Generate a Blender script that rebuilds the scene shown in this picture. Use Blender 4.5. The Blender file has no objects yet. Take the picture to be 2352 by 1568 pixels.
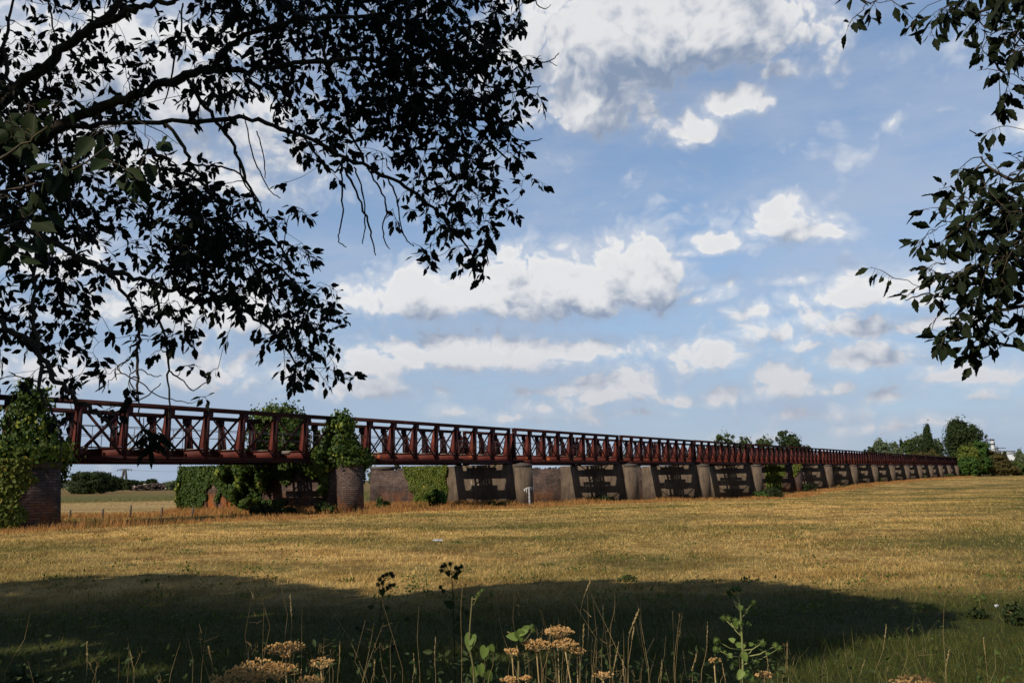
import bpy, math, random
import numpy as np
from mathutils import Vector
rng=np.random.default_rng(7); random.seed(7)
sc=bpy.context.scene
# ------------------------------------------------------------------ camera
PX=2352.; F=1880.; CX,CY=1176.,784.; EYE=1.7
def cam_axes(pitch,roll):
    p,r=math.radians(pitch),math.radians(roll)
    f=np.array([0,math.cos(p),math.sin(p)]); x0=np.array([1,0,0.]); u0=np.cross(x0,f)
    return math.cos(r)*x0+math.sin(r)*u0, -math.sin(r)*x0+math.cos(r)*u0, f
AX,AU,AF=cam_axes(9.45,-1.0)
def W(px,py,Z): return np.array([0,0,EYE])+Z*(AF+(px-CX)/F*AX-(py-CY)/F*AU)
cam=bpy.data.cameras.new('camera'); co=bpy.data.objects.new('camera',cam); sc.collection.objects.link(co)
from mathutils import Matrix
M=Matrix(((AX[0],AU[0],-AF[0],0),(AX[1],AU[1],-AF[1],0),(AX[2],AU[2],-AF[2],EYE),(0,0,0,1)))
co.matrix_world=M; cam.sensor_width=36; cam.lens=36*F/PX; cam.clip_end=20000; cam.clip_start=.05
sc.camera=co
# ------------------------------------------------------------------ light
LD=np.array([.938,1.065,-1.]); SUN_EL=math.atan2(1,math.hypot(.938,1.065)); SUN_AZ=math.atan2(-.938,-1.065)%(2*math.pi)
s=bpy.data.lights.new('sun','SUN'); s.energy=5.0; s.angle=math.radians(.53); s.color=(1,.90,.76)
so=bpy.data.objects.new('sun',s); sc.collection.objects.link(so)
so.rotation_euler=Vector(-LD).to_track_quat('Z','Y').to_euler()
sc.view_settings.view_transform='Standard'; sc.view_settings.look='None'; sc.view_settings.exposure=0; sc.view_settings.gamma=1
try: sc.view_settings.use_curve_mapping=False
except Exception: pass
sc.cycles.max_bounces=6; sc.cycles.diffuse_bounces=3; sc.cycles.transmission_bounces=3; sc.cycles.transparent_max_bounces=6
sc.cycles.use_denoising=True
# ------------------------------------------------------------------ node helpers
class NT:
    def __init__(s,nt): s.nt=nt; s.l=nt.links
    def n(s,t,**k):
        nd=s.nt.nodes.new(t)
        for a,b in k.items(): setattr(nd,a,b)
        return nd
    def put(s,sock,v):
        if isinstance(v,bpy.types.NodeSocket): s.l.new(v,sock)
        elif v is not None: sock.default_value=v
    def m(s,op,a,b=None,c=None,clamp=False):
        nd=s.n('ShaderNodeMath',operation=op,use_clamp=clamp)
        s.put(nd.inputs[0],a); s.put(nd.inputs[1],b); s.put(nd.inputs[2],c); return nd.outputs[0]
    def v(s,op,a,b=None,out=0):
        nd=s.n('ShaderNodeVectorMath',operation=op); s.put(nd.inputs[0],a); s.put(nd.inputs[1],b); return nd.outputs[out]
    def mix(s,f,a,b,kind='MIX'):
        nd=s.n('ShaderNodeMix',data_type='RGBA',blend_type=kind); s.put(nd.inputs[0],f); s.put(nd.inputs[6],a); s.put(nd.inputs[7],b); return nd.outputs[2]
    def ss(s,x,a,b,lo=0.,hi=1.):
        nd=s.n('ShaderNodeMapRange',interpolation_type='SMOOTHSTEP'); s.put(nd.inputs[0],x)
        for i,q in enumerate((a,b,lo,hi)): nd.inputs[i+1].default_value=q
        return nd.outputs[0]
    def noise(s,vec,scale,detail=3,rough=.55,dist=0.,dim='3D'):
        nd=s.n('ShaderNodeTexNoise',noise_dimensions=dim); s.put(nd.inputs['Vector'],vec); nd.inputs['Scale'].default_value=scale
        nd.inputs['Detail'].default_value=detail; nd.inputs['Roughness'].default_value=rough; nd.inputs['Distortion'].default_value=dist
        return nd.outputs[0]
    def mapv(s,vec,scale=(1,1,1),loc=(0,0,0),rot=(0,0,0)):
        nd=s.n('ShaderNodeMapping'); s.put(nd.inputs[0],vec); nd.inputs[1].default_value=loc; nd.inputs[2].default_value=rot; nd.inputs[3].default_value=scale; return nd.outputs[0]
def C(r,g,b): return (r,g,b,1)
# ------------------------------------------------------------------ world: Nishita sky with cumulus fields placed by azimuth and elevation
world=bpy.data.worlds.new("World"); sc.world=world; world.use_nodes=True
w=NT(world.node_tree); world.node_tree.nodes.clear()
def azel(px,py):
    d=W(px,py,1)-np.array([0,0,EYE]); d/=np.linalg.norm(d); return math.atan2(d[0],d[1]), math.asin(d[2])
# cx,cy,rx,ry in photo units, weight, greyness
CL=[(1500, 85, 310, 150, 1.7), (1640, 110, 220, 90, 1.1), (1330, 150, 200, 100, 1.1), (1380, 270, 90, 60, 1.06), (1440, 190, 160, 60, 0.96), (1800, 165, 70, 32, 0.76), (1600, 300, 75, 48, 1.01), (1690, 240, 85, 50, 1.06), (1790, 520, 95, 55, 1.1), (1860, 535, 85, 38, 1.06), (1650, 572, 100, 28, 0.86), (1770, 490, 50, 40, 1.06), (1060, 690, 220, 70, 1.35), (1290, 675, 250, 95, 1.4), (1180, 640, 150, 50, 1.06), (1430, 620, 100, 70, 1.05), (1490, 560, 50, 40, 0.91), (820, 690, 75, 50, 0.96), (1160, 590, 60, 38, 0.86), (1060, 822, 260, 58, 1.25), (900, 845, 120, 36, 0.96), (1300, 810, 200, 36, 0.91), (1950, 755, 190, 36, 0.96), (1990, 680, 160, 36, 0.96), (2080, 645, 80, 32, 0.96), (2000, 828, 110, 36, 1.01), (1860, 800, 60, 20, 0.66), (1820, 655, 60, 16, 0.66), (1425, 880, 75, 48, 1.01), (1400, 915, 60, 26, 0.86), (1625, 830, 78, 46, 0.96), (1580, 815, 40, 34, 0.86), (1660, 912, 50, 24, 0.91), (1795, 880, 66, 56, 1.01), (2045, 915, 62, 26, 0.86), (2190, 870, 130, 26, 0.81), (2262, 912, 40, 18, 0.76), (2340, 300, 36, 34, 0.96), (1170, 960, 60, 18, 0.71), (1050, 955, 50, 16, 0.66), (1330, 960, 70, 22, 0.66), (1850, 955, 110, 20, 0.66), (1480, 950, 60, 18, 0.56), (1740, 720, 60, 20, 0.66), (1600, 690, 40, 18, 0.66), (290, 190, 330, 130, 1.2), (460, 120, 160, 70, 0.96), (60, 250, 170, 150, 1.06), (560, 310, 140, 70, 0.86), (420, 400, 250, 70, 0.91), (330, 720, 270, 70, 0.96), (560, 740, 160, 50, 0.76), (520, 860, 190, 48, 0.76), (160, 860, 200, 50, 0.66), (100, 600, 160, 60, 0.76), (600, 440, 120, 40, 0.66), (860, 900, 130, 24, 0.51), (1230, 940, 80, 20, 0.46), (1360, 230, 150, 110, 1.2), (1720, 1000, 90, 14, 0.6), (2100, 980, 120, 16, 0.6), (1560, 925, 60, 18, 0.7), (1930, 905, 50, 16, 0.7), (1250, 905, 90, 18, 0.6)]
grp=bpy.data.node_groups.new('cloudmask','ShaderNodeTree')
grp.interface.new_socket('P',in_out='INPUT',socket_type='NodeSocketVector'); grp.interface.new_socket('M',in_out='OUTPUT',socket_type='NodeSocketFloat')
g=NT(grp); gi=g.n('NodeGroupInput'); go=g.n('NodeGroupOutput'); acc=None
for cx,cy,rx,ry,wt in CL:
    a,e=azel(cx,cy); a2,_=azel(cx+rx,cy); _,e2=azel(cx,cy-ry)
    ra,re=abs(a2-a),abs(e2-e)
    q=g.v('MULTIPLY',g.v('SUBTRACT',gi.outputs[0],(a,e,0)),(1/ra/1.42,1/re/1.42,0))
    q=g.v('MAXIMUM',q,g.v('MULTIPLY',q,(-1,-1.75,0)))
    L=g.v('LENGTH',q,out=1)
    mm=g.m('MULTIPLY_ADD',L,-wt,wt)
    acc=mm if acc is None else g.m('MAXIMUM',acc,mm)
g.l.new(g.m('MAXIMUM',acc,-.42),go.inputs[0])
tc=w.n('ShaderNodeTexCoord'); D=w.v('NORMALIZE',tc.outputs['Generated'])
sp=w.n('ShaderNodeSeparateXYZ'); w.put(sp.inputs[0],D)
az=w.m('ARCTAN2',sp.outputs[0],sp.outputs[1]); el=w.m('ARCSINE',sp.outputs[2])
cb=w.n('ShaderNodeCombineXYZ'); w.put(cb.inputs[0],az); w.put(cb.inputs[1],el); P=cb.outputs[0]
def dens(off):
    p=w.v('ADD',P,off)
    st=w.mapv(p,(1.05,1.15,1))
    warp=w.n('ShaderNodeTexNoise'); w.put(warp.inputs['Vector'],st); warp.inputs['Scale'].default_value=9; warp.inputs['Detail'].default_value=3
    pw=w.v('ADD',st,w.v('MULTIPLY',w.v('SUBTRACT',warp.outputs['Color'],(.5,.5,.5)),(.07,.07,0)))
    f1=w.noise(pw,8,8,.58); f2=w.noise(pw,30,5,.6)
    gn=w.n('ShaderNodeGroup'); gn.node_tree=grp
    pm=w.v('ADD',p,w.v('MULTIPLY',w.v('SUBTRACT',warp.outputs['Color'],(.5,.5,.5)),(.05,.03,0)))
    w.put(gn.inputs[0],pm)
    x=w.m('MULTIPLY_ADD',w.m('SUBTRACT',f1,.5),1.3,gn.outputs[0])
    b1=w.m('ABSOLUTE',w.m('MULTIPLY_ADD',w.noise(pw,13,3,.5),2.,-1.)); b2=w.m('ABSOLUTE',w.m('MULTIPLY_ADD',w.noise(pw,34,3,.5),2.,-1.))
    x=w.m('MULTIPLY_ADD',w.m('SUBTRACT',b1,.15),1.7,x); x=w.m('MULTIPLY_ADD',w.m('SUBTRACT',b2,.15),.80,x)
    return w.m('MULTIPLY_ADD',w.m('SUBTRACT',f2,.5),.30,x)
d0=dens((0,0,0)); d1=dens((-.013,.036,0))
cov=w.m('MAXIMUM',w.ss(d0,.02,.46),w.ss(d0,-.40,.30,0,.40))
lit=w.m('SUBTRACT',d0,d1)
shade=w.ss(w.m('MULTIPLY_ADD',w.m('SUBTRACT',d0,.9),-.14,lit),-.66,.66)
thin=w.ss(d0,.75,.12)
shade=w.m('ADD',w.m('MULTIPLY',shade,.86),w.m('MULTIPLY',thin,.16),clamp=True)
SKS=.125
def cs(r,g_,b): return C(r/SKS,g_/SKS,b/SKS)
ccol=w.mix(shade,cs(.24,.31,.44),cs(.88,.87,.86))
lowwarm=w.ss(el,.22,.02)
ccol=w.mix(w.m('MULTIPLY',lowwarm,.65),ccol,cs(.47,.49,.56))
sky=w.n('ShaderNodeTexSky',sky_type='NISHITA'); sky.sun_disc=False; sky.sun_elevation=SUN_EL; sky.sun_rotation=SUN_AZ; sky.air_density=1.0; sky.dust_density=.35; sky.ozone_density=1.6; sky.altitude=0
veil=w.m('MULTIPLY',w.ss(w.noise(w.mapv(P,(1,3.2,1)),3.2,6,.6),.36,.66),w.ss(el,.75,.15,.25,.62))
skc=w.mix(veil,w.mix(.40,sky.outputs[0],cs(.29,.43,.68)),cs(.46,.53,.66))
skc=w.mix(w.ss(el,.30,-.02,0,.75),skc,cs(.31,.40,.56))
skc=w.mix(w.ss(el,.52,.95,0,.85),skc,cs(.045,.10,.26))
back=w.ss(w.m('ABSOLUTE',az),1.2,2.2,0,.55)
skc=w.mix(back,skc,cs(.06,.10,.20))
fin=w.mix(w.m('MULTIPLY',cov,.95),skc,ccol)
bg=w.n('ShaderNodeBackground'); w.put(bg.inputs[0],fin); bg.inputs[1].default_value=SKS
wo=w.n('ShaderNodeOutputWorld'); w.l.new(bg.outputs[0],wo.inputs[0])
world.cycles.sampling_method='MANUAL'; world.cycles.sample_map_resolution=512
# ------------------------------------------------------------------ materials
def mat(name): 
    m=bpy.data.materials.new(name); m.use_nodes=True; m.node_tree.nodes.clear(); return m,NT(m.node_tree)
def finish(m,t,col,rough=.8,bump=None,bstr=.3,spec=.3,trans=0,tcol=None,metal=0,bdist=.02):
    b=t.n('ShaderNodeBsdfPrincipled'); t.put(b.inputs['Base Color'],col); t.put(b.inputs['Roughness'],rough); b.inputs['Specular IOR Level'].default_value=spec; b.inputs['Metallic'].default_value=metal
    if bump is not None:
        bn=t.n('ShaderNodeBump'); bn.inputs['Strength'].default_value=bstr; bn.inputs['Distance'].default_value=bdist; t.put(bn.inputs['Height'],bump); t.l.new(bn.outputs[0],b.inputs['Normal'])
    out=t.n('ShaderNodeOutputMaterial'); sh=b.outputs[0]
    if trans:
        tr=t.n('ShaderNodeBsdfTranslucent'); t.put(tr.inputs[0],tcol if tcol is not None else col)
        mx=t.n('ShaderNodeMixShader'); mx.inputs[0].default_value=trans; t.l.new(sh,mx.inputs[1]); t.l.new(tr.outputs[0],mx.inputs[2]); sh=mx.outputs[0]
    t.l.new(sh,out.inputs[0]); return m
def pos(t): return t.n('ShaderNodeNewGeometry').outputs['Position']
def obc(t): return t.n('ShaderNodeTexCoord').outputs['Object']
def uvc(t): return t.n('ShaderNodeTexCoord').outputs['UV']
def att(t,n='rnd'):
    a=t.n('ShaderNodeAttribute'); a.attribute_name=n; return a.outputs['Fac']
def m_rust(name,a,b,spots):
    m,t=mat(name); p=pos(t)
    n1=t.noise(p,1.3,6,.65); n2=t.noise(p,9,5,.7); n3=t.noise(p,.8,4,.6)
    col=t.mix(t.ss(n1,.35,.65),a,b)
    col=t.mix(t.m('MULTIPLY',t.ss(n2,.5,.75),.5),col,C(.035,.014,.010))
    col=t.mix(t.m('MULTIPLY',t.ss(n3,.60,.72),spots),col,C(.42,.11,.03))
    return finish(m,t,col,.72,n2,.3,.25)
RUST=m_rust('rusted_red_steel',C(.062,.0125,.009),C(.108,.021,.013),.3)
RUSTG=m_rust('rusted_girder_steel',C(.068,.012,.008),C(.112,.020,.012),.9)
CHORD=m_rust('shaded_rust_steel',C(.024,.006,.006),C(.045,.009,.008),.12)  # same rusted steel with shade put into the colour, for the unlit members
m,t=mat('weathered_timber'); p=pos(t); n=t.noise(t.mapv(p,(3,3,22)),1.6,6,.7); TIMBER=finish(m,t,t.mix(t.ss(n,.35,.65),C(.13,.11,.09),C(.36,.33,.28)),.85,n,.5)
m,t=mat('dark_timber'); DTIMBER=finish(m,t,C(.05,.042,.035),.9)
m,t=mat('galvanised_rail'); RAIL=finish(m,t,C(.09,.08,.075),.5,spec=.4)
def m_brick(name,c1,c2,mort,moss):
    m,t=mat(name); u=uvc(t)
    wob=t.noise(u,3,2,.5,dim='3D')
    bt=t.n('ShaderNodeTexBrick'); t.put(bt.inputs['Vector'],t.v('ADD',u,t.v('MULTIPLY',t.v('SUBTRACT',t.n('ShaderNodeTexNoise').outputs['Color'],(.5,.5,.5)),(.0,.0,0))))
    bt.inputs['Color1'].default_value=c1; bt.inputs['Color2'].default_value=c2; bt.inputs['Mortar'].default_value=mort
    bt.inputs['Scale'].default_value=1; bt.inputs['Brick Width'].default_value=.36; bt.inputs['Row Height'].default_value=.115; bt.inputs['Mortar Size'].default_value=.016; bt.inputs['Mortar Smooth'].default_value=.3; bt.inputs['Bias'].default_value=-.1
    n1=t.noise(u,.9,5,.65); n2=t.noise(u,5,5,.7); n3=t.noise(t.mapv(u,(2.2,.5,1)),1.2,5,.7)
    col=t.mix(t.ss(n1,.35,.7),bt.outputs[0],C(.035,.028,.025))
    col=t.mix(t.m('MULTIPLY',t.ss(n2,.56,.70),.5),col,C(.27,.22,.19))
    col=t.mix(t.m('MULTIPLY',t.ss(n3,.62,.75),.4),col,C(.45,.43,.42))
    sep=t.n('ShaderNodeSeparateXYZ'); t.put(sep.inputs[0],u)
    col=t.mix(t.m('MULTIPLY',t.m('MULTIPLY',t.ss(sep.outputs[1],2.2,.4),t.ss(t.noise(u,1.1,4,.6),.42,.6)),moss),col,C(.42,.13,.02))
    h=t.m('ADD',t.m('MULTIPLY',bt.outputs[1],-1.),t.m('MULTIPLY',n2,.9))
    return finish(m,t,col,.9,h,.8,.15,bdist=.04)
BRICK=m_brick('old_brown_brick',C(.09,.052,.042),C(.15,.105,.085),C(.035,.028,.024),.35)
BRICKO=m_brick('lichen_orange_brick',C(.17,.085,.055),C(.24,.14,.10),C(.07,.055,.045),1.0)
m,t=mat('stained_concrete'); u=uvc(t); n1=t.noise(u,.7,6,.65); n2=t.noise(t.mapv(u,(3.5,.45,1)),1.1,6,.68); n3=t.noise(u,14,5,.7); n4=t.noise(t.mapv(u,(9,.8,1)),1,4,.6)
col=t.mix(t.ss(n1,.3,.7),C(.080,.057,.039),C(.150,.110,.075)); col=t.mix(t.m('MULTIPLY',t.ss(n2,.44,.66),.85),col,C(.055,.042,.032))
sep=t.n('ShaderNodeSeparateXYZ'); t.put(sep.inputs[0],u)
col=t.mix(t.m('MULTIPLY',t.m('MULTIPLY',t.ss(n4,.60,.66),t.ss(t.m('ABSOLUTE',t.m('SUBTRACT',sep.outputs[1],2.35)),.35,.05)),t.ss(t.noise(u,.35,2),.5,.56)),col,C(.75,.7,.62))
col=t.mix(t.m('MULTIPLY',t.ss(n3,.5,.8),.25),col,C(.12,.1,.08))
CONC=finish(m,t,col,.88,n3,.35,.2)
m,t=mat('dark_cap_stone'); p=pos(t); n=t.noise(p,3,6,.65); CAP=finish(m,t,t.mix(n,C(.035,.030,.027),C(.11,.092,.075)),.9,n,.5)
m,t=mat('white_lime_streak'); WHITE=finish(m,t,C(.75,.73,.70),.8)
m,t=mat('bark'); p=pos(t); n=t.noise(t.mapv(p,(9,9,3)),1.5,6,.7); n2=t.noise(p,3,3); BARK=finish(m,t,t.mix(t.m('MULTIPLY',t.ss(n2,.55,.7),.5),t.mix(n,C(.018,.014,.011),C(.085,.065,.045)),C(.14,.11,.03)),.9,n,.7)
def m_leaf(name,a,b,trans=.3,rough=.55,spec=.35,third=None):
    m,t=mat(name); r=att(t); n=t.noise(pos(t),.9,3)
    col=t.mix(t.m('ADD',t.m('MULTIPLY',r,.6),t.m('MULTIPLY',n,.4),clamp=True),a,b)
    if third: col=t.mix(t.ss(r,.9,.97),col,third)
    tc=t.mix(.5,col,C(b[0]*1.6,b[1]*1.6,b[2]*.9))
    return finish(m,t,col,rough,trans=trans,tcol=tc,spec=spec)
LEAF=m_leaf('ash_leaf',C(.006,.009,.005),C(.016,.022,.009),.08,.7,.12)
LEAFR=m_leaf('sallow_leaf',C(.006,.010,.004),C(.016,.024,.008),.1,.7,.1)
IVY=m_leaf('ivy_leaf',C(.016,.038,.006),C(.066,.105,.015),.2,.6,.2,C(.20,.22,.03))
IVYY=m_leaf('yellow_ivy_leaf',C(.035,.062,.008),C(.145,.165,.024),.22,.6,.2,C(.30,.22,.04))
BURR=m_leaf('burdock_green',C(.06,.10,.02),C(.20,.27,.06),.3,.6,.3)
DARKG=m_leaf('dark_weed_green',C(.02,.035,.01),C(.05,.07,.02),.2,.7,.2)  # burdock green with shade put into the colour for shaded plants; undergrowth shares it
SEED=m_leaf('dry_umbel_seed',C(.38,.21,.075),C(.78,.54,.26),.25,.8,.1)
STRAW=m_leaf('straw_stalk',C(.34,.23,.10),C(.60,.46,.24),.3,.7,.2)
STEML=m_leaf('pale_green_stem',C(.16,.19,.06),C(.26,.26,.10),.0,.7,.2)
STEMG=m_leaf('green_stem',C(.10,.10,.04),C(.20,.17,.07),.0,.7,.2)
def m_tree(name,a,b): return m_leaf(name,C(*a),C(*b),.25,.7,.12)
TREES={'dark':m_tree('dark_green_crown',(.016,.028,.010),(.040,.058,.018)),'mid':m_tree('green_crown',(.028,.048,.014),(.070,.095,.026)),
 'willow':m_tree('grey_willow_crown',(.060,.085,.045),(.130,.160,.085)),'yellow':m_tree('yellow_green_crown',(.05,.08,.014),(.15,.17,.03)),
 'brown':m_tree('browning_crown',(.045,.042,.014),(.10,.080,.026)),'bright':m_tree('fresh_green_crown',(.026,.060,.012),(.065,.12,.024)),
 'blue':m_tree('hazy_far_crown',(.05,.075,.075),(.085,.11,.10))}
def grass_color(t,lift=1.):
    p=pos(t); sp=t.n('ShaderNodeSeparateXYZ'); t.put(sp.inputs[0],p); X,Y=sp.outputs[0],sp.outputs[1]
    pb=t.mapv(p,(1,1,.0))
    st=t.mapv(p,(.7,1,.0))
    n1=t.noise(st,.16,4,.6); n2=t.noise(pb,.8,4,.65); n3=t.noise(pb,4.5,3,.6)
    dry=t.mix(t.ss(n2,.35,.65),C(.38*lift,.225*lift,.062*lift),C(.80*lift,.54*lift,.19*lift))
    dry=t.mix(t.m('MULTIPLY',t.ss(n3,.55,.7),.5),dry,C(.115*lift,.062*lift,.014*lift))
    grn=t.mix(n3,C(.060*lift,.064*lift,.012*lift),C(.185*lift,.168*lift,.034*lift))
    n0=t.noise(st,.055,3,.6)
    gf=t.m('ADD',t.m('ADD',t.m('MULTIPLY',t.ss(n1,.42,.60),.58),t.m('MULTIPLY',t.ss(n2,.54,.68),.5)),t.m('MULTIPLY',t.ss(n0,.46,.58),.40),clamp=True)
    dry=t.mix(t.m('MULTIPLY',t.ss(t.noise(pb,.33,4,.65),.50,.66),.6),dry,C(.17*lift,.080*lift,.022*lift))
    near=t.ss(t.m('ADD',Y,t.m('MULTIPLY',n1,5.)),17.5,13.); gf=t.m('MAXIMUM',gf,t.m('MULTIPLY',near,t.ss(n2,.2,.45,.7,1.))); grn=t.mix(near,grn,t.mix(n3,C(.022*lift,.032*lift,.005*lift),C(.088*lift,.108*lift,.018*lift)))  # near grass is greener, and darkened in colour to deepen the tree shade
    # mown field beyond the bridge, in strips
    wv=t.m('ADD',t.m('ADD',t.m('MULTIPLY',X,-.822),t.m('MULTIPLY',Y,.569)),-BD)
    beyond=t.ss(wv,17,22)
    strip=t.m('ADD',Y,t.m('MULTIPLY',t.noise(pb,.06,2),9.))
    sf=t.m('MULTIPLY',t.ss(strip,84,92),t.ss(strip,160,120)); pale=t.m('MULTIPLY',t.ss(strip,62,66),t.ss(strip,91,84))
    st2=t.noise(t.mapv(p,(.03,.9,.0)),.9,3,.6)
    col=t.mix(gf,dry,grn)
    fc=t.mix(sf,t.mix(st2,C(.13,.095,.035),C(.22,.15,.055)),t.mix(st2,C(.07,.08,.018),C(.17,.15,.05)))
    fc=t.mix(pale,fc,t.mix(t.ss(st2,.35,.65),C(.28,.19,.075),C(.50,.36,.16)))
    col=t.mix(beyond,col,fc)
    t.near=near; return col,n3,p

# ------------------------------------------------------------------ bridge line
KZ=86300.; U0=.0004057; DU=.0001745
def ybot(x): return 1062+.005*(x-900)
def brk(k):
    u=U0+DU*k; x=2500-1/u; return W(x,ybot(x),KZ*u)
dv=brk(10)-brk(0); dv[2]=0; dv/=np.linalg.norm(dv); nv=np.array([-dv[1],dv[0],0])
PITCH=np.linalg.norm(brk(10)-brk(9)); BROT=math.atan2(dv[1],dv[0])
BD=float(brk(0)@nv)
def wof(x,y): return x*nv[0]+y*nv[1]-BD
GY=[-60,30,35,50,66,81,96,112,127,142,157,173,200,300,400,9000]; GZ=[0,0,-.04,-.22,-.5,-.8,-1.35,-1.6,-1.15,-1.1,-.7,-.75,-.6,-.6,-.65,-.65]
def gh(x,y):
    x=np.asarray(x,float); y=np.asarray(y,float)
    ww=wof(x,y); s_=np.clip((ww-10)/22,0,1); s_=s_*s_*(3-2*s_); far=np.clip((-ww-15)/60,0,1)*.5
    base=np.interp(y,GY,GZ); base=base*(1-far)+far*np.interp(y,[0,60,300],[0,-.3,-.6])
    return base*(1-s_)+.04*np.sin(x*.21+1)*np.cos(y*.17)+.02*np.sin(x*.9)*np.sin(y*.7)
# ------------------------------------------------------------------ mesh helpers
COL=sc.collection
def link(o,parent=None):
    COL.objects.link(o)
    if parent is not None: o.parent=parent
    return o
def tag(o,label=None,cat=None,group=None,kind=None):
    if label: o['label']=label
    if cat: o['category']=cat
    if group: o['group']=group
    if kind: o['kind']=kind
    return o
def empty(name,loc=(0,0,0),rz=0,**k):
    o=bpy.data.objects.new(name,None); o.location=loc; o.rotation_euler=(0,0,rz); o.empty_display_size=.3; link(o); return tag(o,**k)
def npmesh(name,V,sizes,loops,mt,parent=None,uv=None,rnd=None,smooth=False):
    me=bpy.data.meshes.new(name); V=np.asarray(V,float).reshape(-1,3)
    if parent is not None:
        iv_=np.array(parent.matrix_basis.inverted()); V=V@iv_[:3,:3].T+iv_[:3,3]
    V=V.astype(np.float32); sizes=np.asarray(sizes,np.int32); loops=np.asarray(loops,np.int32)
    me.vertices.add(len(V)); me.vertices.foreach_set('co',V.ravel()); me.loops.add(len(loops)); me.loops.foreach_set('vertex_index',loops)
    me.polygons.add(len(sizes)); st=np.concatenate([[0],np.cumsum(sizes)[:-1]]).astype(np.int32); me.polygons.foreach_set('loop_start',st)
    me.polygons.foreach_set('loop_total',sizes)
    if smooth: me.polygons.foreach_set('use_smooth',np.ones(len(sizes),bool))
    if uv is not None:
        l=me.uv_layers.new(name='UVMap'); l.data.foreach_set('uv',np.asarray(uv,np.float32).ravel())
    if rnd is not None:
        a=me.attributes.new('rnd','FLOAT','POINT'); a.data.foreach_set('value',np.asarray(rnd,np.float32))
    me.materials.append(mt); me.update(calc_edges=True); me.validate()
    return link(bpy.data.objects.new(name,me),parent)
class MB:
    def __init__(s): s.V=[]; s.F=[]; s.U=[]; s.n=0; s.R=[]
    def add(s,V,F,uvs=None,r=None):
        V=[tuple(v) for v in V]; s.V+=V; s.R+=[random.random() if r is None else r]*len(V)
        for i,f in enumerate(F):
            s.F.append([j+s.n for j in f]); s.U.append(uvs[i] if uvs else [(0,0)]*len(f))
        s.n+=len(V); return s
    def box(s,x0,x1,y0,y1,z0,z1):
        V=[(x,y,z) for z in (z0,z1) for y in (y0,y1) for x in (x0,x1)]
        F=[(0,2,3,1),(4,5,7,6),(0,1,5,4),(2,6,7,3),(0,4,6,2),(1,3,7,5)]
        U=[[(V[j][0],V[j][1]) for j in f] for f in F[:2]]+[[(V[j][0],V[j][2]) for j in f] for f in F[2:4]]+[[(V[j][1]+3.3,V[j][2]) for j in f] for f in F[4:]]
        return s.add(V,F,U)
    def bar(s,a,b,wd,th,up=(0,1,0)):
        a,b,up=np.array(a,float),np.array(b,float),np.array(up,float); d=b-a; d/=np.linalg.norm(d)
        sd=np.cross(d,up); sd/=np.linalg.norm(sd); up=np.cross(sd,d)
        V=[p+i*sd*wd/2+j*up*th/2 for p in (a,b) for i,j in ((-1,-1),(1,-1),(1,1),(-1,1))]
        return s.add(V,[(0,1,2,3),(7,6,5,4),(0,4,5,1),(1,5,6,2),(2,6,7,3),(3,7,4,0)])
    def prism(s,poly,fn):  # poly list of 2D, fn(p,side)->3D
        n=len(poly); V=[fn(p,0) for p in poly]+[fn(p,1) for p in poly]
        return s.add(V,[tuple(range(n-1,-1,-1)),tuple(range(n,2*n))]+[(i,(i+1)%n,(i+1)%n+n,i+n) for i in range(n)])
    def tube(s,pts,rad,n=6,cap=True):
        pts=[np.array(p,float) for p in pts]
        if not hasattr(rad,'__len__'): rad=[rad]*len(pts)
        V=[];F=[]; ref=np.array([.13,.31,.94])
        for i,p in enumerate(pts):
            d=pts[min(i+1,len(pts)-1)]-pts[max(i-1,0)]; d=d/(np.linalg.norm(d)+1e-9)
            a=np.cross(d,ref); la=np.linalg.norm(a)
            if la<.1: a=np.cross(d,(1,0,0)); la=np.linalg.norm(a)
            a/=la; b=np.cross(d,a)
            for j in range(n):
                t_=2*math.pi*j/n; V.append(p+rad[i]*(math.cos(t_)*a+math.sin(t_)*b))
        for i in range(len(pts)-1):
            for j in range(n): F.append((i*n+j,i*n+(j+1)%n,(i+1)*n+(j+1)%n,(i+1)*n+j))
        if cap: F.append(tuple(range(n-1,-1,-1))); F.append(tuple(range((len(pts)-1)*n,len(pts)*n)))
        return s.add(V,F)
    def ball(s,c,r,n=7,m=5,sq=(1,1,1)):
        V=[];F=[]
        for i in range(m+1):
            ph=math.pi*i/m
            for j in range(n):
                th=2*math.pi*j/n; V.append((c[0]+r*sq[0]*math.sin(ph)*math.cos(th),c[1]+r*sq[1]*math.sin(ph)*math.sin(th),c[2]+r*sq[2]*math.cos(ph)))
        for i in range(m):
            for j in range(n): F.append((i*n+j,i*n+(j+1)%n,(i+1)*n+(j+1)%n,(i+1)*n+j))
        return s.add(V,F)
    def build(s,name,mt,parent=None,smooth=False):
        sizes=[len(f) for f in s.F]; loops=[j for f in s.F for j in f]; uv=[c for u in s.U for c in u]
        return npmesh(name,s.V,sizes,loops,mt,parent,uv,s.R,smooth)
def copy_tree(o,parent=None):
    c=o.copy(); link(c); c.parent=parent
    for ch in list(o.children): copy_tree(ch,c)
    return c
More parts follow.
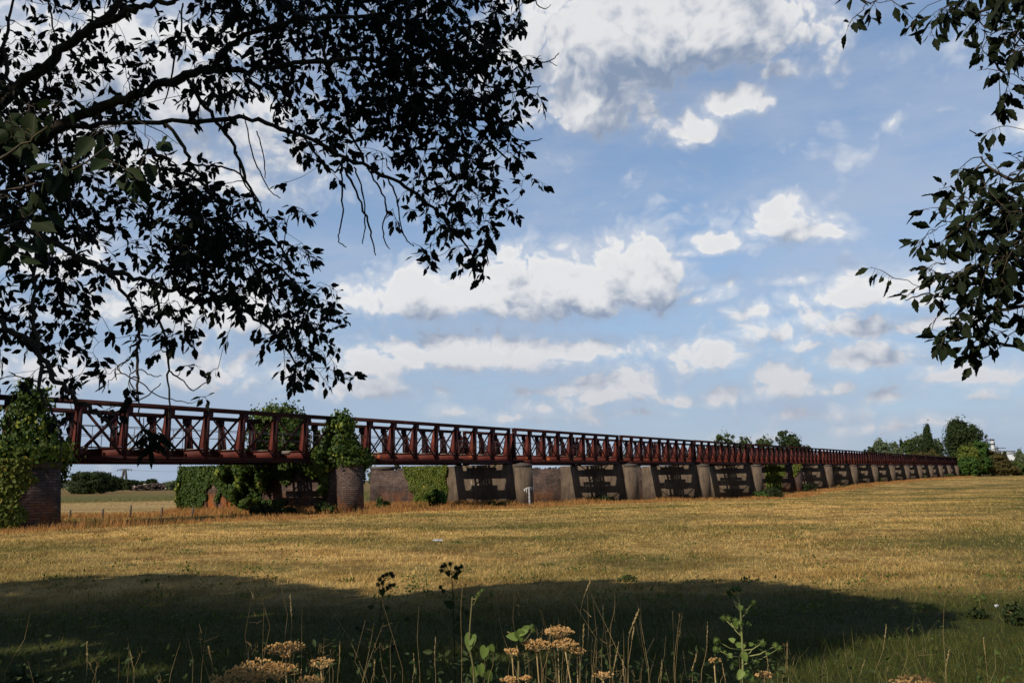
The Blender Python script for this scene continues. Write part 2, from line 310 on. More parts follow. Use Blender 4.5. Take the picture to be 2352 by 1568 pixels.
# leaf templates: x along length, y across, z fold; faces
def tmpl(half,fold=.25,curl=.12):
    n=len(half); V=[(x,0,-curl*x*x) for x in (0,1)]
    up=[(x,y,fold*y-curl*x*x) for x,y in half]; dn=[(x,-y,fold*y-curl*x*x) for x,y in half]
    V=V+up+dn; f1=[0]+[2+i for i in range(n)][::-1]; f1=[0,1]+[2+i for i in range(n)][::-1]; f2=[1,0]+[2+n+i for i in range(n)]
    return np.array(V),[f1,f2]
T_ASH=tmpl([(.12,.07),(.28,.20),(.42,.25),(.50,.20),(.60,.23),(.70,.13),(.82,.12)])
T_BIG=tmpl([(.05,.10),(.18,.24),(.30,.34),(.40,.27),(.52,.31),(.62,.20),(.75,.20),(.85,.08)],.2,.2)
T_IVY=tmpl([(-.05,.25),(.2,.48),(.45,.33),(.7,.30)],.15,.15)
T_BUR=tmpl([(-.12,.18),(-.05,.35),(.2,.42),(.5,.36),(.8,.18)],.2,.3)
T_TRI=(np.array([(0,-.35,0),(0,.35,0),(.9,.25,.1),(1.0,-.2,-.05)]),[[0,1,2,3]])
def norm(a): return a/(np.linalg.norm(a,axis=-1,keepdims=True)+1e-9)
def leaves(name,P,Dr,Nr,S,T,mt,parent,rnd=None):
    """P positions, Dr length direction, Nr rough normal, S sizes"""
    P=np.asarray(P,float); N=len(P); Dr=norm(np.asarray(Dr,float)); Nr=np.asarray(Nr,float)
    Y=norm(np.cross(Nr,Dr)); Z=np.cross(Dr,Y); S=np.asarray(S,float).reshape(-1,1,1)
    TV,TF=T; V=P[:,None,:]+S*(TV[None,:,0:1]*Dr[:,None,:]+TV[None,:,1:2]*Y[:,None,:]+TV[None,:,2:3]*Z[:,None,:])
    k=len(TV); off=(np.arange(N)*k)[:,None]; base=np.concatenate([np.array(f) for f in TF]); sizes=np.tile([len(f) for f in TF],N)
    loops=(off+base[None,:]).ravel(); r=rng.random(N) if rnd is None else rnd
    return npmesh(name,V.reshape(-1,3),sizes,loops,mt,parent,rnd=np.repeat(r,k))
def rdir(n): return norm(rng.normal(size=(n,3)))
def crown(name,blobs,n,size,mt,parent,T=T_TRI,clump=.3,hang=.0,outw=.8):
    """leaf clumps through the volume of a set of ellipsoids"""
    vol=np.array([b[3]*b[4]*b[5] for b in blobs])**(2/3); vol/=vol.sum(); Ps=[];Ns=[];Rs=[]
    for b,f in zip(blobs,vol):
        nn=max(12,int(n*f)); nc=max(8,nn//28); c=np.array(b[:3]); r=np.array(b[3:6])
        cd=rdir(nc); rad=.62+.42*rng.random((nc,1))**.7; rad[rng.random(nc)<.25]*=.6
        cc=cd*rad; ci=rng.integers(0,nc,nn); jit=rng.normal(size=(nn,3))*clump*.5
        q=cc[ci]+jit; Ps.append(c+q*r); Ns.append(norm(norm(q)*outw+norm(jit)*.8+rng.normal(size=(nn,3))*.35))
        Rs.append(np.clip(.5+.28*rng.normal(size=nc)[ci]+.15*rng.normal(size=nn),0,1))
    P=np.concatenate(Ps);N=np.concatenate(Ns);R=np.concatenate(Rs); D=np.cross(N,rdir(len(P)))+np.array([0,0,-hang])
    return leaves(name,P,D,N,size*(.6+.8*rng.random(len(P))),T,mt,parent,R)
# ------------------------------------------------------------------ ground
def build_ground():
    xs=np.unique(np.concatenate([-np.geomspace(60,6000,26)[::-1],np.arange(-60,60.1,1.5),np.arange(61,241,6),np.geomspace(245,6000,18)]))
    ys=np.unique(np.concatenate([[-3000,-800,-200,-60,-20],np.arange(-10,90,1.5),np.arange(90,340,4),np.geomspace(345,9000,22)]))
    Xg,Yg=np.meshgrid(xs,ys); Z=gh(Xg,Yg); V=np.stack([Xg,Yg,Z],-1).reshape(-1,3); nx,ny=len(xs),len(ys)
    i=np.arange(nx-1)[None,:]+np.arange(ny-1)[:,None]*nx; F_=np.stack([i,i+1,i+1+nx,i+nx],-1).reshape(-1,4)
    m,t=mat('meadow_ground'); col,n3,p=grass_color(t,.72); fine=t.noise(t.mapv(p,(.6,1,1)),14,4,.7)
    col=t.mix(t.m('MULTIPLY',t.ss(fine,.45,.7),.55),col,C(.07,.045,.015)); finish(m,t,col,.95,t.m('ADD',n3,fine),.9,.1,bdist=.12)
    o=npmesh('ground',V,np.full(len(F_),4),F_.ravel(),m,smooth=True); tag(o,kind='structure')
build_ground()
# grass blades
def blades(name,x,y,h,wd,mt,lean=.35,parent=None):
    n=len(x); z=gh(x,y)-.01; a=rng.random(n)*2*math.pi; L=np.stack([np.cos(a),np.sin(a)],-1); S_=np.stack([-L[:,1],L[:,0]],-1)
    fac=rng.normal(size=n)*.5; S_=np.stack([np.cos(fac),np.sin(fac)],-1) # blades' flat side broadly across
    b=np.stack([x,y,z],-1); ln=(lean*h*(.3+rng.random(n)))[:,None]; L3=np.concatenate([L,np.zeros((n,1))],1); S3=np.concatenate([S_,np.zeros((n,1))],1)*wd[:,None]/2
    up=np.array([0,0,1.]); m_=b+up*(h*.55)[:,None]+L3*ln*.35; tp=b+up*h[:,None]+L3*ln
    V=np.stack([b-S3,b+S3,m_+S3*.75,m_-S3*.75,tp],1).reshape(-1,3); base=np.array([0,1,2,3,3,2,4]); loops=((np.arange(n)*5)[:,None]+base).ravel()
    return npmesh(name,V,np.tile([4,3],n),loops,mt,parent,rnd=np.repeat(rng.random(n),5))
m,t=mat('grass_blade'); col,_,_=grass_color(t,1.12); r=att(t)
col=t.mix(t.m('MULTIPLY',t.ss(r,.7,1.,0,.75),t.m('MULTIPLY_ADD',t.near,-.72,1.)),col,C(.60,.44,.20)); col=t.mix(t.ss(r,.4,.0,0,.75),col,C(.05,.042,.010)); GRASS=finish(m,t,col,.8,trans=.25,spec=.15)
m,t=mat('tall_dry_grass_blade'); r=att(t); n=t.noise(pos(t),.5,3); col=t.mix(t.m('ADD',t.m('MULTIPLY',r,.5),t.m('MULTIPLY',n,.5)),C(.20,.085,.026),C(.48,.26,.09)); col=t.mix(t.ss(n,.55,.68,0,.7),col,C(.09,.085,.02)); TALL=finish(m,t,col,.8,trans=.25,spec=.1)
gx=[];gy=[];gs=[]
for y0,y1,dn in ((5.,9,640),(9,16,420),(16,30,200),(30,60,70),(60,125,15),(125,240,2.5)):
    area=.66*(y1*y1-y0*y0)+3*(y1-y0); n=int(area*dn); yy=np.sqrt(y0*y0+(y1*y1-y0*y0)*rng.random(n)); xx=(rng.random(n)*2-1)*(.66*yy+1.2)
    gx.append(xx);gy.append(yy);gs.append(np.full(n,1.))
gx=np.concatenate(gx);gy=np.concatenate(gy); ww=wof(gx,gy)
keep=(ww<-1.9)|((ww>15.5)&(ww<60)); keep|=(ww>-2)&(ww<15.5)&(gy<50)&(gx<-21.5)
gx,gy,ww=gx[keep],gy[keep],ww[keep]
patch=.5+.5*np.sin(gx*.9+np.sin(gy*.7)*2)*np.cos(gy*.55+gx*.2)
gl=(.035+.085*rng.random(len(gx))**1.8)*np.interp(gy,[9,18,60],[1,.85,.6])*(0.75+.6*patch)*np.clip(.8+gy/160,.8,1.6)*np.where(gy<11,1.15,1); 
gwd=np.maximum(.0040,gy*.00050)*(.7+.7*rng.random(len(gx)))
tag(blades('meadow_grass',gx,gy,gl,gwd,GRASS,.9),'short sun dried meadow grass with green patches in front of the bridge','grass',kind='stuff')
# tall dry grass at the foot of the piers
n=64000; tt=rng.random(n)**1.6*330-22; wo_=-3.6+rng.normal(size=n)*.9+.8*np.sin(tt*.35); side=rng.random(n)<.22; wo_[side]=16+rng.normal(size=side.sum())*1.2
u_=rng.random(n)<.18; wo_[u_]=rng.random(u_.sum())*14
tt2=np.floor(rng.random(n)*5); sl=rng.random(n)<.28; tt=np.where(sl,tt2*PITCH-.95-1.5*rng.random(n)**1.5,tt); wo_=np.where(sl,-1.5+16.5*rng.random(n),wo_)
bx=brk(0)[0]+dv[0]*tt+nv[0]*wo_; by=brk(0)[1]+dv[1]*tt+nv[1]*wo_
dens_=.5+.5*np.sin(tt*.55)*np.sin(tt*.23+1); h=(.12+.34*rng.random(n))*(.35+1.0*dens_)*np.where(sl,1.5,1)
tag(blades('tall_dry_grass',bx,by,h,np.maximum(.012,by*.0006),TALL,.5),'tall orange brown dead grass along the foot of the piers','grass',kind='stuff')
# strip of reddish tall grass by the fence seen through the first opening
n=8000; fx=-44+rng.random(n)*40; fy=52+(fx+30)*.12+rng.normal(size=n)*2.2; k_=(wof(fx,fy)>2)
tag(blades('reddish_verge_grass',fx[k_],fy[k_],.12+.25*rng.random(k_.sum())*(.4+.6*np.abs(np.sin(fx[k_]*.8+np.sin(fy[k_])))),np.full(k_.sum(),.035),TALL,.5),'band of reddish dead grass by the wooden fence posts beyond the first span','grass',kind='stuff')
# ------------------------------------------------------------------ bridge spans
H=2.8; TW=5.0; SPAN=PITCH-.74; X0=.37; NP=8; PL=SPAN/NP
def truss(parent,mir,detail=True):
    """one lattice girder in local coords: x along, y across, z up. mir=+1 near girder (bracket inward +y)"""
    yb=0 if mir>0 else TW
    if detail:
        tr=bpy.data.objects.new('truss_girder',None); tr.empty_display_size=.2; link(tr,parent)
    else: tr=parent
    def Y(v): return yb+mir*v
    def bx(mb,x0,x1,y0,y1,z0,z1):
        a,b=sorted((Y(y0),Y(y1))); mb.box(x0,x1,a,b,z0,z1)
    allm=MB() if not detail else None
    def out(mb,name,mt):
        if detail: mb.build(name,mt,tr)
        else:
            mbs.setdefault(mt.name,(MB(),mt))[0].add(mb.V,mb.F)
    mbs={}
    xs=[X0+PL*i for i in range(NP+1)]; xe=X0+SPAN
    m_=MB(); bx(m_,X0-.14,xe+.14,-.18,.18,H-.045,H); bx(m_,X0-.14,xe+.14,-.10,.10,H-.19,H-.047); bx(m_,X0-.14,xe+.14,-.15,.15,H-.21,H-.192); out(m_,'top_chord',CHORD)
    m_=MB(); bx(m_,X0-.14,xe+.14,-.19,.19,0,.03); bx(m_,X0-.14,xe+.14,-.13,-.10,.032,.25); bx(m_,X0-.14,xe+.14,.10,.13,.032,.25); bx(m_,X0-.14,xe+.14,-.19,-.132,.225,.245)
    for i in range(int(SPAN/.13)): 
        x=X0+i*.13; bx(m_,x,x+.035,-.16,-.125,-.022,-.002)
    out(m_,'bottom_chord',CHORD)
    for i,x in enumerate(xs):
        m_=MB(); bx(m_,x-.08,x+.08,-.145,-.125,.10,H-.212); bx(m_,x-.015,x+.015,-.123,.10,.31,H-.213); bx(m_,x-.07,x+.07,.102,.118,.31,H-.213); out(m_,'post',CHORD)
        m_=MB(); p2=[(x-.30,H-.20),(x-.30,H-.44),(x-.13,H-.62),(x+.13,H-.62),(x+.30,H-.44),(x+.30,H-.20)]
        if i==0: p2=[(x-.1,H-.20),(x-.1,H-.5),(x+.13,H-.62),(x+.30,H-.44),(x+.30,H-.20)]
        if i==NP: p2=[(x-.30,H-.20),(x-.30,H-.44),(x-.13,H-.62),(x+.1,H-.5),(x+.1,H-.20)]
        m_.prism(p2,lambda p,s_:(p[0],Y(-.103+.018*s_),p[1])); out(m_,'gusset_plate',CHORD); m_=MB()
        p3=[(x-.30,.30),(x-.18,.52),(x+.18,.52),(x+.30,.30)]
        m_.prism(p3,lambda p,s_:(p[0],Y(-.103+.018*s_),p[1])); out(m_,'gusset_plate',CHORD)
        m_=MB(); p4=[(.12,.70),(.58,.70),(.53,.78),(.24,2.24),(.20,2.30),(.12,2.32)]
        m_.prism(p4,lambda p,s_:(x-.012+.024*s_,Y(p[0]),p[1]))
        m_.bar((x,Y(.575),.74),(x,Y(.245),2.26),.11,.016,(0,mir,.2)); out(m_,'bracket',RUST)
    for i in range(NP):
        a,b=xs[i],xs[i+1]; zt,zb=H-.36,.34; yo=-.075; yi=.075
        d_=[]
        if i>0: d_.append(((a+.16,Y(yi),zb),(b-.10,Y(yi),zt),.09 if i<4 else .13))
        else: pass
        if i<NP-1: d_.append(((a+.10,Y(yo),zt),(b-.16,Y(yo),zb),.13 if i<4 else .09))
        if i==NP-1: pass
        for p,q,wd in d_:
            m_=MB(); m_.bar(p,q,wd,.025,(0,1,0)); m_.bar(np.array(p)+(0,mir*.035,0),np.array(q)+(0,mir*.035,0),.02,.05,(0,1,0)); out(m_,'diagonal',CHORD)
    if not detail:
        for k_,(mb,mt) in mbs.items(): mb.build('truss_steel',mt,tr)
    return tr
SLEEP=[[.9,1.5,3.3,3.65,5.5,5.9,7.6,9.6,9.95,11.8,12.1,14.2,16.0,16.9],[1.2,2.9,3.2,4.95,7.3,7.65,9.7,10.05,11.7,13.1,13.9,14.2,16.2,17.2]]
def make_span(detail,var):
    r_=empty('bridge_span'); truss(r_,1,detail); truss(r_,-1,detail)
    for i in range(NP+1):
        x=X0+PL*i; m_=MB(); m_.box(x-.012,x+.012,.14,TW-.14,.19,.66); m_.box(x-.11,x+.11,.135,TW-.135,.662,.685); m_.box(x-.11,x+.11,.135,TW-.135,.165,.188)
        if detail: m_.build('cross_girder',RUSTG,r_)
        else: m_.build('cross_girder',RUSTG,r_)
    for y in (1.72,3.28):
        m_=MB(); 
        for i in range(NP):
            xa,xb=X0+PL*i+.115,X0+PL*(i+1)-.115; m_.box(xa,xb,y-.012,y+.012,.28,.53); m_.box(xa,xb,y-.10,y+.10,.532,.55); m_.box(xa,xb,y-.10,y+.10,.26,.278)
        m_.build('stringer',CHORD,r_)
    m_=MB()
    for i in range(0,NP,2):
        xa,xb=X0+PL*i,X0+PL*(i+2); m_.bar((xa,.2,.10),(xb,TW-.2,.10),.11,.014,(0,0,1)); m_.bar((xa,TW-.2,.13),(xb,.2,.13),.11,.014,(0,0,1))
    m_.build('wind_bracing',CHORD,r_)
    for x in SLEEP[var]:
        m_=MB(); a=random.uniform(-.12,.12); l0=random.uniform(1.0,1.35); l1=random.uniform(3.6,4.1); z=.56
        m_.box(x-.14,x+.14,l0,l1,z,z+.17); m_.build('sleeper',TIMBER,r_)
    m_=MB()
    for i in range(9):
        xa=X0+.05+i*SPAN/9; 
        
        for q in range(4): m_.box(xa,xa+SPAN/9-.03,1.98+q*.265,1.98+q*.265+.24,.733,.765)
    m_.build('walkway',DTIMBER,r_)
    m_=MB()
    for y in (2.05,2.95):
        pts=[(X0+SPAN*i/8,y,1.80+random.uniform(-.03,.02)) for i in range(9)]; m_.tube(pts,.018,5)
        pts=[(X0+SPAN*i/8,y,1.36+random.uniform(-.05,.02)) for i in range(9)]; m_.tube(pts,.012,5)
        for i in range(9):
            x=X0+SPAN*i/8; m_.tube([(x,y,.7),(x,y,1.81)],.018,5)
            if i%2: m_.tube([(x,y,1.7),(x,y-.45 if y<2.5 else y+.45,.7)],.012,4)
    m_.build('handrail',RAIL,r_)
    return r_
ORD=['first','second','third','fourth','fifth','sixth','seventh','eighth','ninth','tenth','eleventh','twelfth','thirteenth','fourteenth','fifteenth','sixteenth','seventeenth','eighteenth','nineteenth']
protos={}
for k in range(-1,17):
    det=True; key=(det,k%2)
    if key not in protos: protos[key]=make_span(*key); o=protos[key]
    else: o=copy_tree(protos[key])
    p=brk(k); o.location=p+dv*0; o.rotation_euler=(0,0,BROT)
    lab={-1:'rusted truss span cut off by the left edge of the photo',0:'largest rusted truss span, between the two ivy covered piers'}.get(k,'rusted red truss bridge span resting between the %s and %s piers from the left'%(ORD[k+0],ORD[k+1]) if k>=1 else '')
    tag(o,lab,'bridge span','rusted truss spans of the railway bridge')
# ------------------------------------------------------------------ piers
def walluv(mb,pts_top,pts_bot,x0uv=0,cap=False):
    pass
def wallbox(mb,x0,x1,y0,y1,z0,z1,bat=.0):
    """box whose x-faces lean in slightly; uv in metres"""
    V=[]; 
    for z,e in ((z0,bat),(z1,0)):
        V+=[(x0-e,y0,z),(x1+e,y0,z),(x1+e,y1,z),(x0-e,y1,z)]
    F_=[(0,3,2,1),(4,5,6,7),(0,1,5,4),(1,2,6,5),(2,3,7,6),(3,0,4,7)]
    U=[[(V[j][0],V[j][1]) for j in F_[0]],[(V[j][0],V[j][1]) for j in F_[1]],[(V[j][0],V[j][2]-z0) for j in F_[2]],[(V[j][1],V[j][2]-z0) for j in F_[3]],[(V[j][0],V[j][2]-z0) for j in F_[4]],[(V[j][1],V[j][2]-z0) for j in F_[5]]]
    mb.add(V,F_,U)
def nose(mb,r0,r1,z0,z1,cy,seg=18,lip=0,cone=0):
    V=[];F_=[];U=[]; off=len(V)
    rings=[(r0,z0),(r1,z1)]
    for r,z in rings:
        for j in range(seg+1):
            a=math.pi+math.pi*j/seg; V.append((r*math.cos(a),cy+r*math.sin(a),z))
    n=seg+1
    for j in range(seg): F_.append((j,j+1,n+j+1,n+j)); U.append([(r0*math.pi*q/seg,zz) for q,zz in ((j,0),(j+1,0),(j+1,z1-z0),(j,z1-z0))])
    F_.append(tuple([n+j for j in range(n)])); U.append([(V[n+j][0],V[n+j][1]) for j in range(n)])
    F_.append(tuple(range(n-1,-1,-1))); U.append([(0,0)]*n)
    F_.append((0,n,2*n-1,n-1)); U.append([(0,0)]*4)
    mb.add(V,F_,U)
def make_pier(k):
    p=brk(k); zt=-.10; z0=float(min(gh(*(p+nv*q)[:2]) for q in (-2.5,0,6,14)))-.35-p[2]
    lab={0:'ivy grown brick pier with rounded nose at the left edge of the photo',1:'brick pier under the ivy column, side wall of orange lichen brick and ivy',2:'concrete fronted pier with the white lime streak on its rounded nose',
         6:'brick nosed pier with a patch of yellow ivy, in the middle of the receding row'}.get(k,'%s pier from the left with a rounded nose under the rusted spans'%ORD[k])
    r_=empty('bridge_pier',label=lab,cat='pier',group='masonry piers under the bridge')
    brick=k in (0,1,6); 
    m_=MB(); wallbox(m_,-.83,.83,-.9,6.3,z0,zt,.06); m_.build('main_wall',BRICK if brick else CONC,r_)
    m_=MB(); zz=zt+(-.12 if k>1 else 0); wallbox(m_,-.80,.80,6.303,13.4,z0,zz-.1,.06); wallbox(m_,-.83,.83,13.403,14.7,z0,zz,.06); m_.build('old_brick_wall',BRICKO if k==1 else BRICK,r_)
    m_=MB(); m_.box(-.87,.87,12.6,14.75,zz+.002,zz+.26) if k>1 else m_.box(-.84,.84,6.3,14.6,zz+.002,zz+.05)
    for i in range(26):
        y=6.5+random.random()*5.8; x=random.uniform(-.65,.65); s_=random.uniform(.08,.22); z=zz-.1
        m_.bar((x-s_,y,z+s_*.4),(x+s_,y+random.uniform(-.1,.1),z+s_*random.uniform(.3,.7)),s_*1.1,s_*.8,(random.uniform(-.3,.3),.2,1))
    m_.build('coping_stones',CAP,r_)
    m_=MB(); nose(m_,1.0,.88,z0,zt-.24,-.903); m_.build('rounded_nose',BRICK if brick else CONC,r_)
    m_=MB(); V=[];F_=[];seg=8
    rr=[(.90,zt-.238),(.905,zt-.03),(.88,zt),(.05,zt+.13)]
    for r,z in rr:
        for j in range(seg+1):
            a=math.pi+math.pi*j/seg; V.append((r*math.cos(a),-.9+r*math.sin(a),z))
    n=seg+1
    for i in range(3):
        for j in range(seg): F_.append((i*n+j,i*n+j+1,(i+1)*n+j+1,(i+1)*n+j))
    F_.append(tuple(range(n-1,-1,-1))); F_.append(tuple(3*n+j for j in range(n)))
    m_.add(V,F_); m_.build('cap_stone',CAP,r_)
    for a_ in (-.5,.1):
        for b_ in (-.12,4.65): m_=MB(); m_.box(a_,a_+.4,b_,b_+.7,zt+.14 if b_<0 else zt+.002,zt+.15 if b_<0 else zt+.09); m_.build('bearing_block',CAP,r_)
    if k==2:
        m_=MB()
        def on(a,z,e=.012):
            r=1.0+(.88-1.0)*((z-z0)/(zt-.24-z0))+e; return (r*math.cos(a),-.9+r*math.sin(a),z)
        a0=math.radians(252)
        zb=z0+.55; ztp=z0+1.85
        def ribbon(L):
            V=[];F=[]
            for i,(a,z,w_) in enumerate(L):
                V+=[on(a-w_,z),on(a+w_,z)]
                if i: F.append((2*i-2,2*i-1,2*i+1,2*i))
            m_.add(V,F)
        ribbon([(a0+.012*math.sin(i*1.7),ztp+(zb-ztp)*i/12,.085+.02*math.sin(i*2.3)) for i in range(13)])
        for sgn,ln in ((-1,.42),(1,.30)):
            V=[];F=[]
            for i in range(9):
                a=a0+sgn*ln*i/8; z=ztp+.05+.10*(i/8)**2*sgn; th=.055*(1-i/10)
                V+=[on(a,z-th),on(a,z+th)]
                if i: F.append((2*i-2,2*i-1,2*i+1,2*i))
            m_.add(V,F)
        for a,z,l in ((a0-.25,ztp,.35),(a0-.42,ztp-.1,.12),(a0+.27,ztp+.05,.22),(a0+.62,ztp+.05,.3),(a0+.75,ztp-.02,.35)):
            ribbon([(a,z+.05,.05),(a+.01,z-l*.5,.035),(a,z-l,.006)])
        m_.build('white_lime_streak',WHITE,r_)
    r_.location=p; r_.rotation_euler=(0,0,BROT); r_.scale=(1.62,1,1) if k==0 else (1,1,1); return r_,z0,p
piers={k:make_pier(k) for k in range(0,18)}
pa=brk(17); m_=MB(); wallbox(m_,.9,1.6,-5.2,-.9,-4.6,-.35,.05)
ab=m_.build('abutment_wall',BRICK); ab.location=pa; ab.rotation_euler=(0,0,BROT); tag(ab,'low brick abutment wall at the far right end of the bridge','wall')
# ------------------------------------------------------------------ local frame helper
def LP(k,x,y,z): 
    b=brk(k); x,y,z=np.asarray(x,float),np.asarray(y,float),np.asarray(z,float)
    return b+x[...,None]*dv+y[...,None]*nv+z[...,None]*np.array([0,0,1.])
def ivy_wall(name,k,n,ys,zs,maskf,size,mt,parent,thick=.12):
    y=rng.uniform(*ys,n); z=rng.uniform(*zs,n); kp=maskf(y,z); y,z=y[kp],z[kp]; n=len(y)
    lump=.5+.5*np.sin(y*3.1+np.sin(z*2.3)*1.5)*np.sin(z*3.7+y); x=-.86-thick*rng.random(n)-.22*lump*rng.random(n)-.05*(2.8+z)*0
    P=LP(k,x,y,z); N=-dv*1.+rng.normal(size=(n,3))*.45+np.array([0,0,.35]); D=np.array([0,0,-1.])+rng.normal(size=(n,3))*.45
    r=np.clip(.5*lump+.5*rng.random(n),0,1)
    return leaves(name,P,D,N,size*(.6+.8*rng.random(n)),T_IVY,mt,parent,r)
def wstem(parent,k,pts,r=.05,name='stem'):
    m_=MB()
    for L in pts: m_.tube([LP(k,*q) for q in L],[r*(1-.6*i/max(1,len(L)-1)) for i in range(len(L))],6)
    return m_.build(name,BARK,parent)
def blobsL(k,L): return [tuple(LP(k,a,b,c))+(r1,r2,r3) for a,b,c,r1,r2,r3 in L]
# ivy over pier 0
iv=empty('ivy',LP(0,0,-1.5,-2.8),label='tall dark ivy mass swallowing the pier and truss end at the left edge',cat='ivy',group='ivy on the bridge')
crown('foliage',blobsL(0,[(.1,-.6,1.6,1.05,.8,1.15),(.1,-.5,2.65,.72,.6,.65),(-.1,-.8,.4,1.75,1.2,.7),(1.25,-.4,.3,.8,.8,.9),(1.6,-.3,-.3,.45,.5,.8),(-1.9,.4,-.5,.9,1.2,1.2),(-2.0,.2,-1.8,.8,1.2,1.3),(-1.7,-1.0,-1.0,.6,.6,1.2),(-1.8,-1.0,-2.1,.6,.6,.9),(-2.3,1.5,-1.8,.8,1.8,1.2),(-1.1,2.8,.4,1.2,1.4,1.0)]),17000,.15,IVY,iv,T_IVY,.4,.8)
wstem(iv,0,[[(-.9,-.9,-2.8),(-.95,-1.0,-1.5),(-.8,-.8,0),(-.3,-.6,2.2)],[(-.7,-1.2,-2.7),(-.9,-1.2,-1.0),(.2,-.8,.3)]])
def nose_ivy(name,k,n,a0,a1,zfun,size,mt,parent,r0=1.0):
    a=rng.uniform(a0,a1,n); z=rng.uniform(-3,.05,n); kp=zfun(a,z); a,z=a[kp],z[kp]; n=len(a)
    rr=r0+.03+.16*rng.random(n); P=LP(k,rr*np.cos(a)*(1.6 if k==0 else 1),-.9+rr*np.sin(a),z); N=np.cos(a)[:,None]*dv+np.sin(a)[:,None]*nv+rng.normal(size=(n,3))*.4+np.array([0,0,.3])
    return leaves(name,P,np.array([0,0,-1.])+rng.normal(size=(n,3))*.5,N,size*(.6+.8*rng.random(n)),T_IVY,mt,parent)
iv=empty('ivy',LP(0,-.9,-1.2,-2.8),label='yellow green ivy trailing down the rounded nose of the leftmost pier',cat='ivy',group='ivy on the bridge')
nose_ivy('foliage',0,9000,math.radians(170),math.radians(285),lambda a,z:(a<math.radians(266)-(z<-.9)*.2+.12*np.sin(z*5))|(z>-.35)&(a<math.radians(262)),.13,IVYY,iv)
wstem(iv,0,[[(-.95,-1.1,-2.8),(-.98,-1.15,-1.5),(-.7,-1.5,-.4)],[(-.75,-1.6,-2.8),(-.8,-1.6,-1.4),(-.5,-1.75,-.3)]],.025)
# ivy over pier 1
iv=empty('ivy',LP(1,0,-1,-2.9),label='ivy column climbing over the truss joint above the second pier, trailing to its right',cat='ivy',group='ivy on the bridge')
crown('foliage',blobsL(1,[(0,-.2,2.3,.85,.8,.75),(-.05,-.2,1.5,1.05,.9,.95),(-.2,-.2,.6,1.5,1.1,.65),(.9,-.4,.25,1.0,1.1,.5),(1.15,-.6,-.35,.55,.8,.85),(.1,-.9,.0,1.15,1.0,.32),(-1.0,.5,-.2,.7,1.4,.6),(-.95,.2,-1.2,.3,.7,.8)]),14000,.16,IVY,iv,T_IVY,.4,.7)
wstem(iv,1,[[(-.9,0,-2.9),(-.95,0,-1.5),(-.6,-.2,0),(0,-.2,2)],[(.9,-.4,-2.9),(1.0,-.4,-.8),(.6,-.4,1.2)]])
iv=empty('ivy',LP(1,0,5,-.1),label='round ivy dome sitting on the far truss joint behind the second pier',cat='ivy',group='ivy on the bridge')
crown('foliage',blobsL(1,[(-.1,5.4,2.35,1.75,1.6,1.35),(-.5,5.3,1.2,1.7,1.5,1.2),(.7,5.5,1.5,1.3,1.3,1.2),(-1.9,5.8,.6,.9,1.2,.4),(1.9,5.2,.5,1.0,1.2,.35)]),20000,.17,IVY,iv,T_IVY,.36,.5)
wstem(iv,1,[[(0,5,-.1),(0,5.1,1),(-.3,5.4,2.6)],[(.3,5.2,-.1),(.6,5.3,1.5),(.9,5.4,2.4)]],.07)
iv=empty('ivy',LP(1,-1,9,-2.9),label='thick ivy curtain along the long side wall of the second pier',cat='ivy',group='ivy on the bridge')
def mk1(y,z):
    gap=(np.abs(y-10.1-(z+2.9)*.6)<1.8*np.clip((-.8-z)/1.9,0,1)+.18*np.sin(z*7))&(z<-.8); gap&=~((np.abs(y-10.4-.15*np.sin(z*5))<.22)&(z>-2.3))
    low=(y<6.0)&(z<-1.0+.25*np.sin(y*3)-.25*(6-y)*0)&~((y>3.6)&(z<-2.2)); low|=(y<3.0)&(z<-.5+.3*np.sin(y*5)); low|=(y<1.2)&(z<-.2)
    return ~gap&~low
ivy_wall('foliage',1,24000,(.0,14.9),(-3.1,.08),mk1,.125,IVY,iv)
crown('foliage',blobsL(1,[(-1.2,9.4,-.45,.35,1.2,.5),(-1.2,7.2,-.5,.4,1.5,.55),(-1.25,5.4,-1.0,.35,1.0,.5),(-1.2,7.8,-1.7,.4,1.3,.7),(-1.3,6.6,-2.5,.6,.9,.5),(-.9,14.6,-1.4,.35,.35,1.5)]),8000,.16,IVY,iv,T_IVY,.4,.9)
m_=MB()
for i in range(9):
    y=5+i*1.1; m_.tube([LP(1,-.9,y,-3),LP(1,-.93,y+.2,-1.8),LP(1,-.95,y-.1,-.6)],[.04,.03,.015],5)
m_.build('stem',BARK,iv)
# ivy on pier 2 wall
iv=empty('ivy',LP(2,-1,8,-3.2),label='sunlit yellow green ivy sheet on the side wall left of the third pier',cat='ivy',group='ivy on the bridge')
ivy_wall('foliage',2,10000,(5.8,11.4),(-3.2,.0),lambda y,z:(y>5.9+.1*np.sin(z*4))&(y<10.9+.55*z+.12*np.sin(z*6)),.13,IVYY,iv,.08)
wstem(iv,2,[[(-.88,8,-3.2),(-.9,8.2,-1.5),(-.9,7.6,-.3)]],.03)
iv=empty('ivy',LP(6,-1,3,-3.6),label='yellow ivy patch on the wall and brick nose of the seventh pier',cat='ivy',group='ivy on the bridge')
ivy_wall('foliage',6,1500,(.3,3.4),(-3.6,.0),lambda y,z:(y>1.0-.3*z*0)|(z>-1.6),.22,IVYY,iv,.08)
nose_ivy('foliage',6,500,math.radians(180),math.radians(262),lambda a,z:z>-.2-1.2*(math.radians(262)-a),.2,IVYY,iv,.95)
wstem(iv,6,[[(-.9,1.5,-3.6),(-.92,1.7,-1.5),(-.9,1.6,-.4)]],.03)
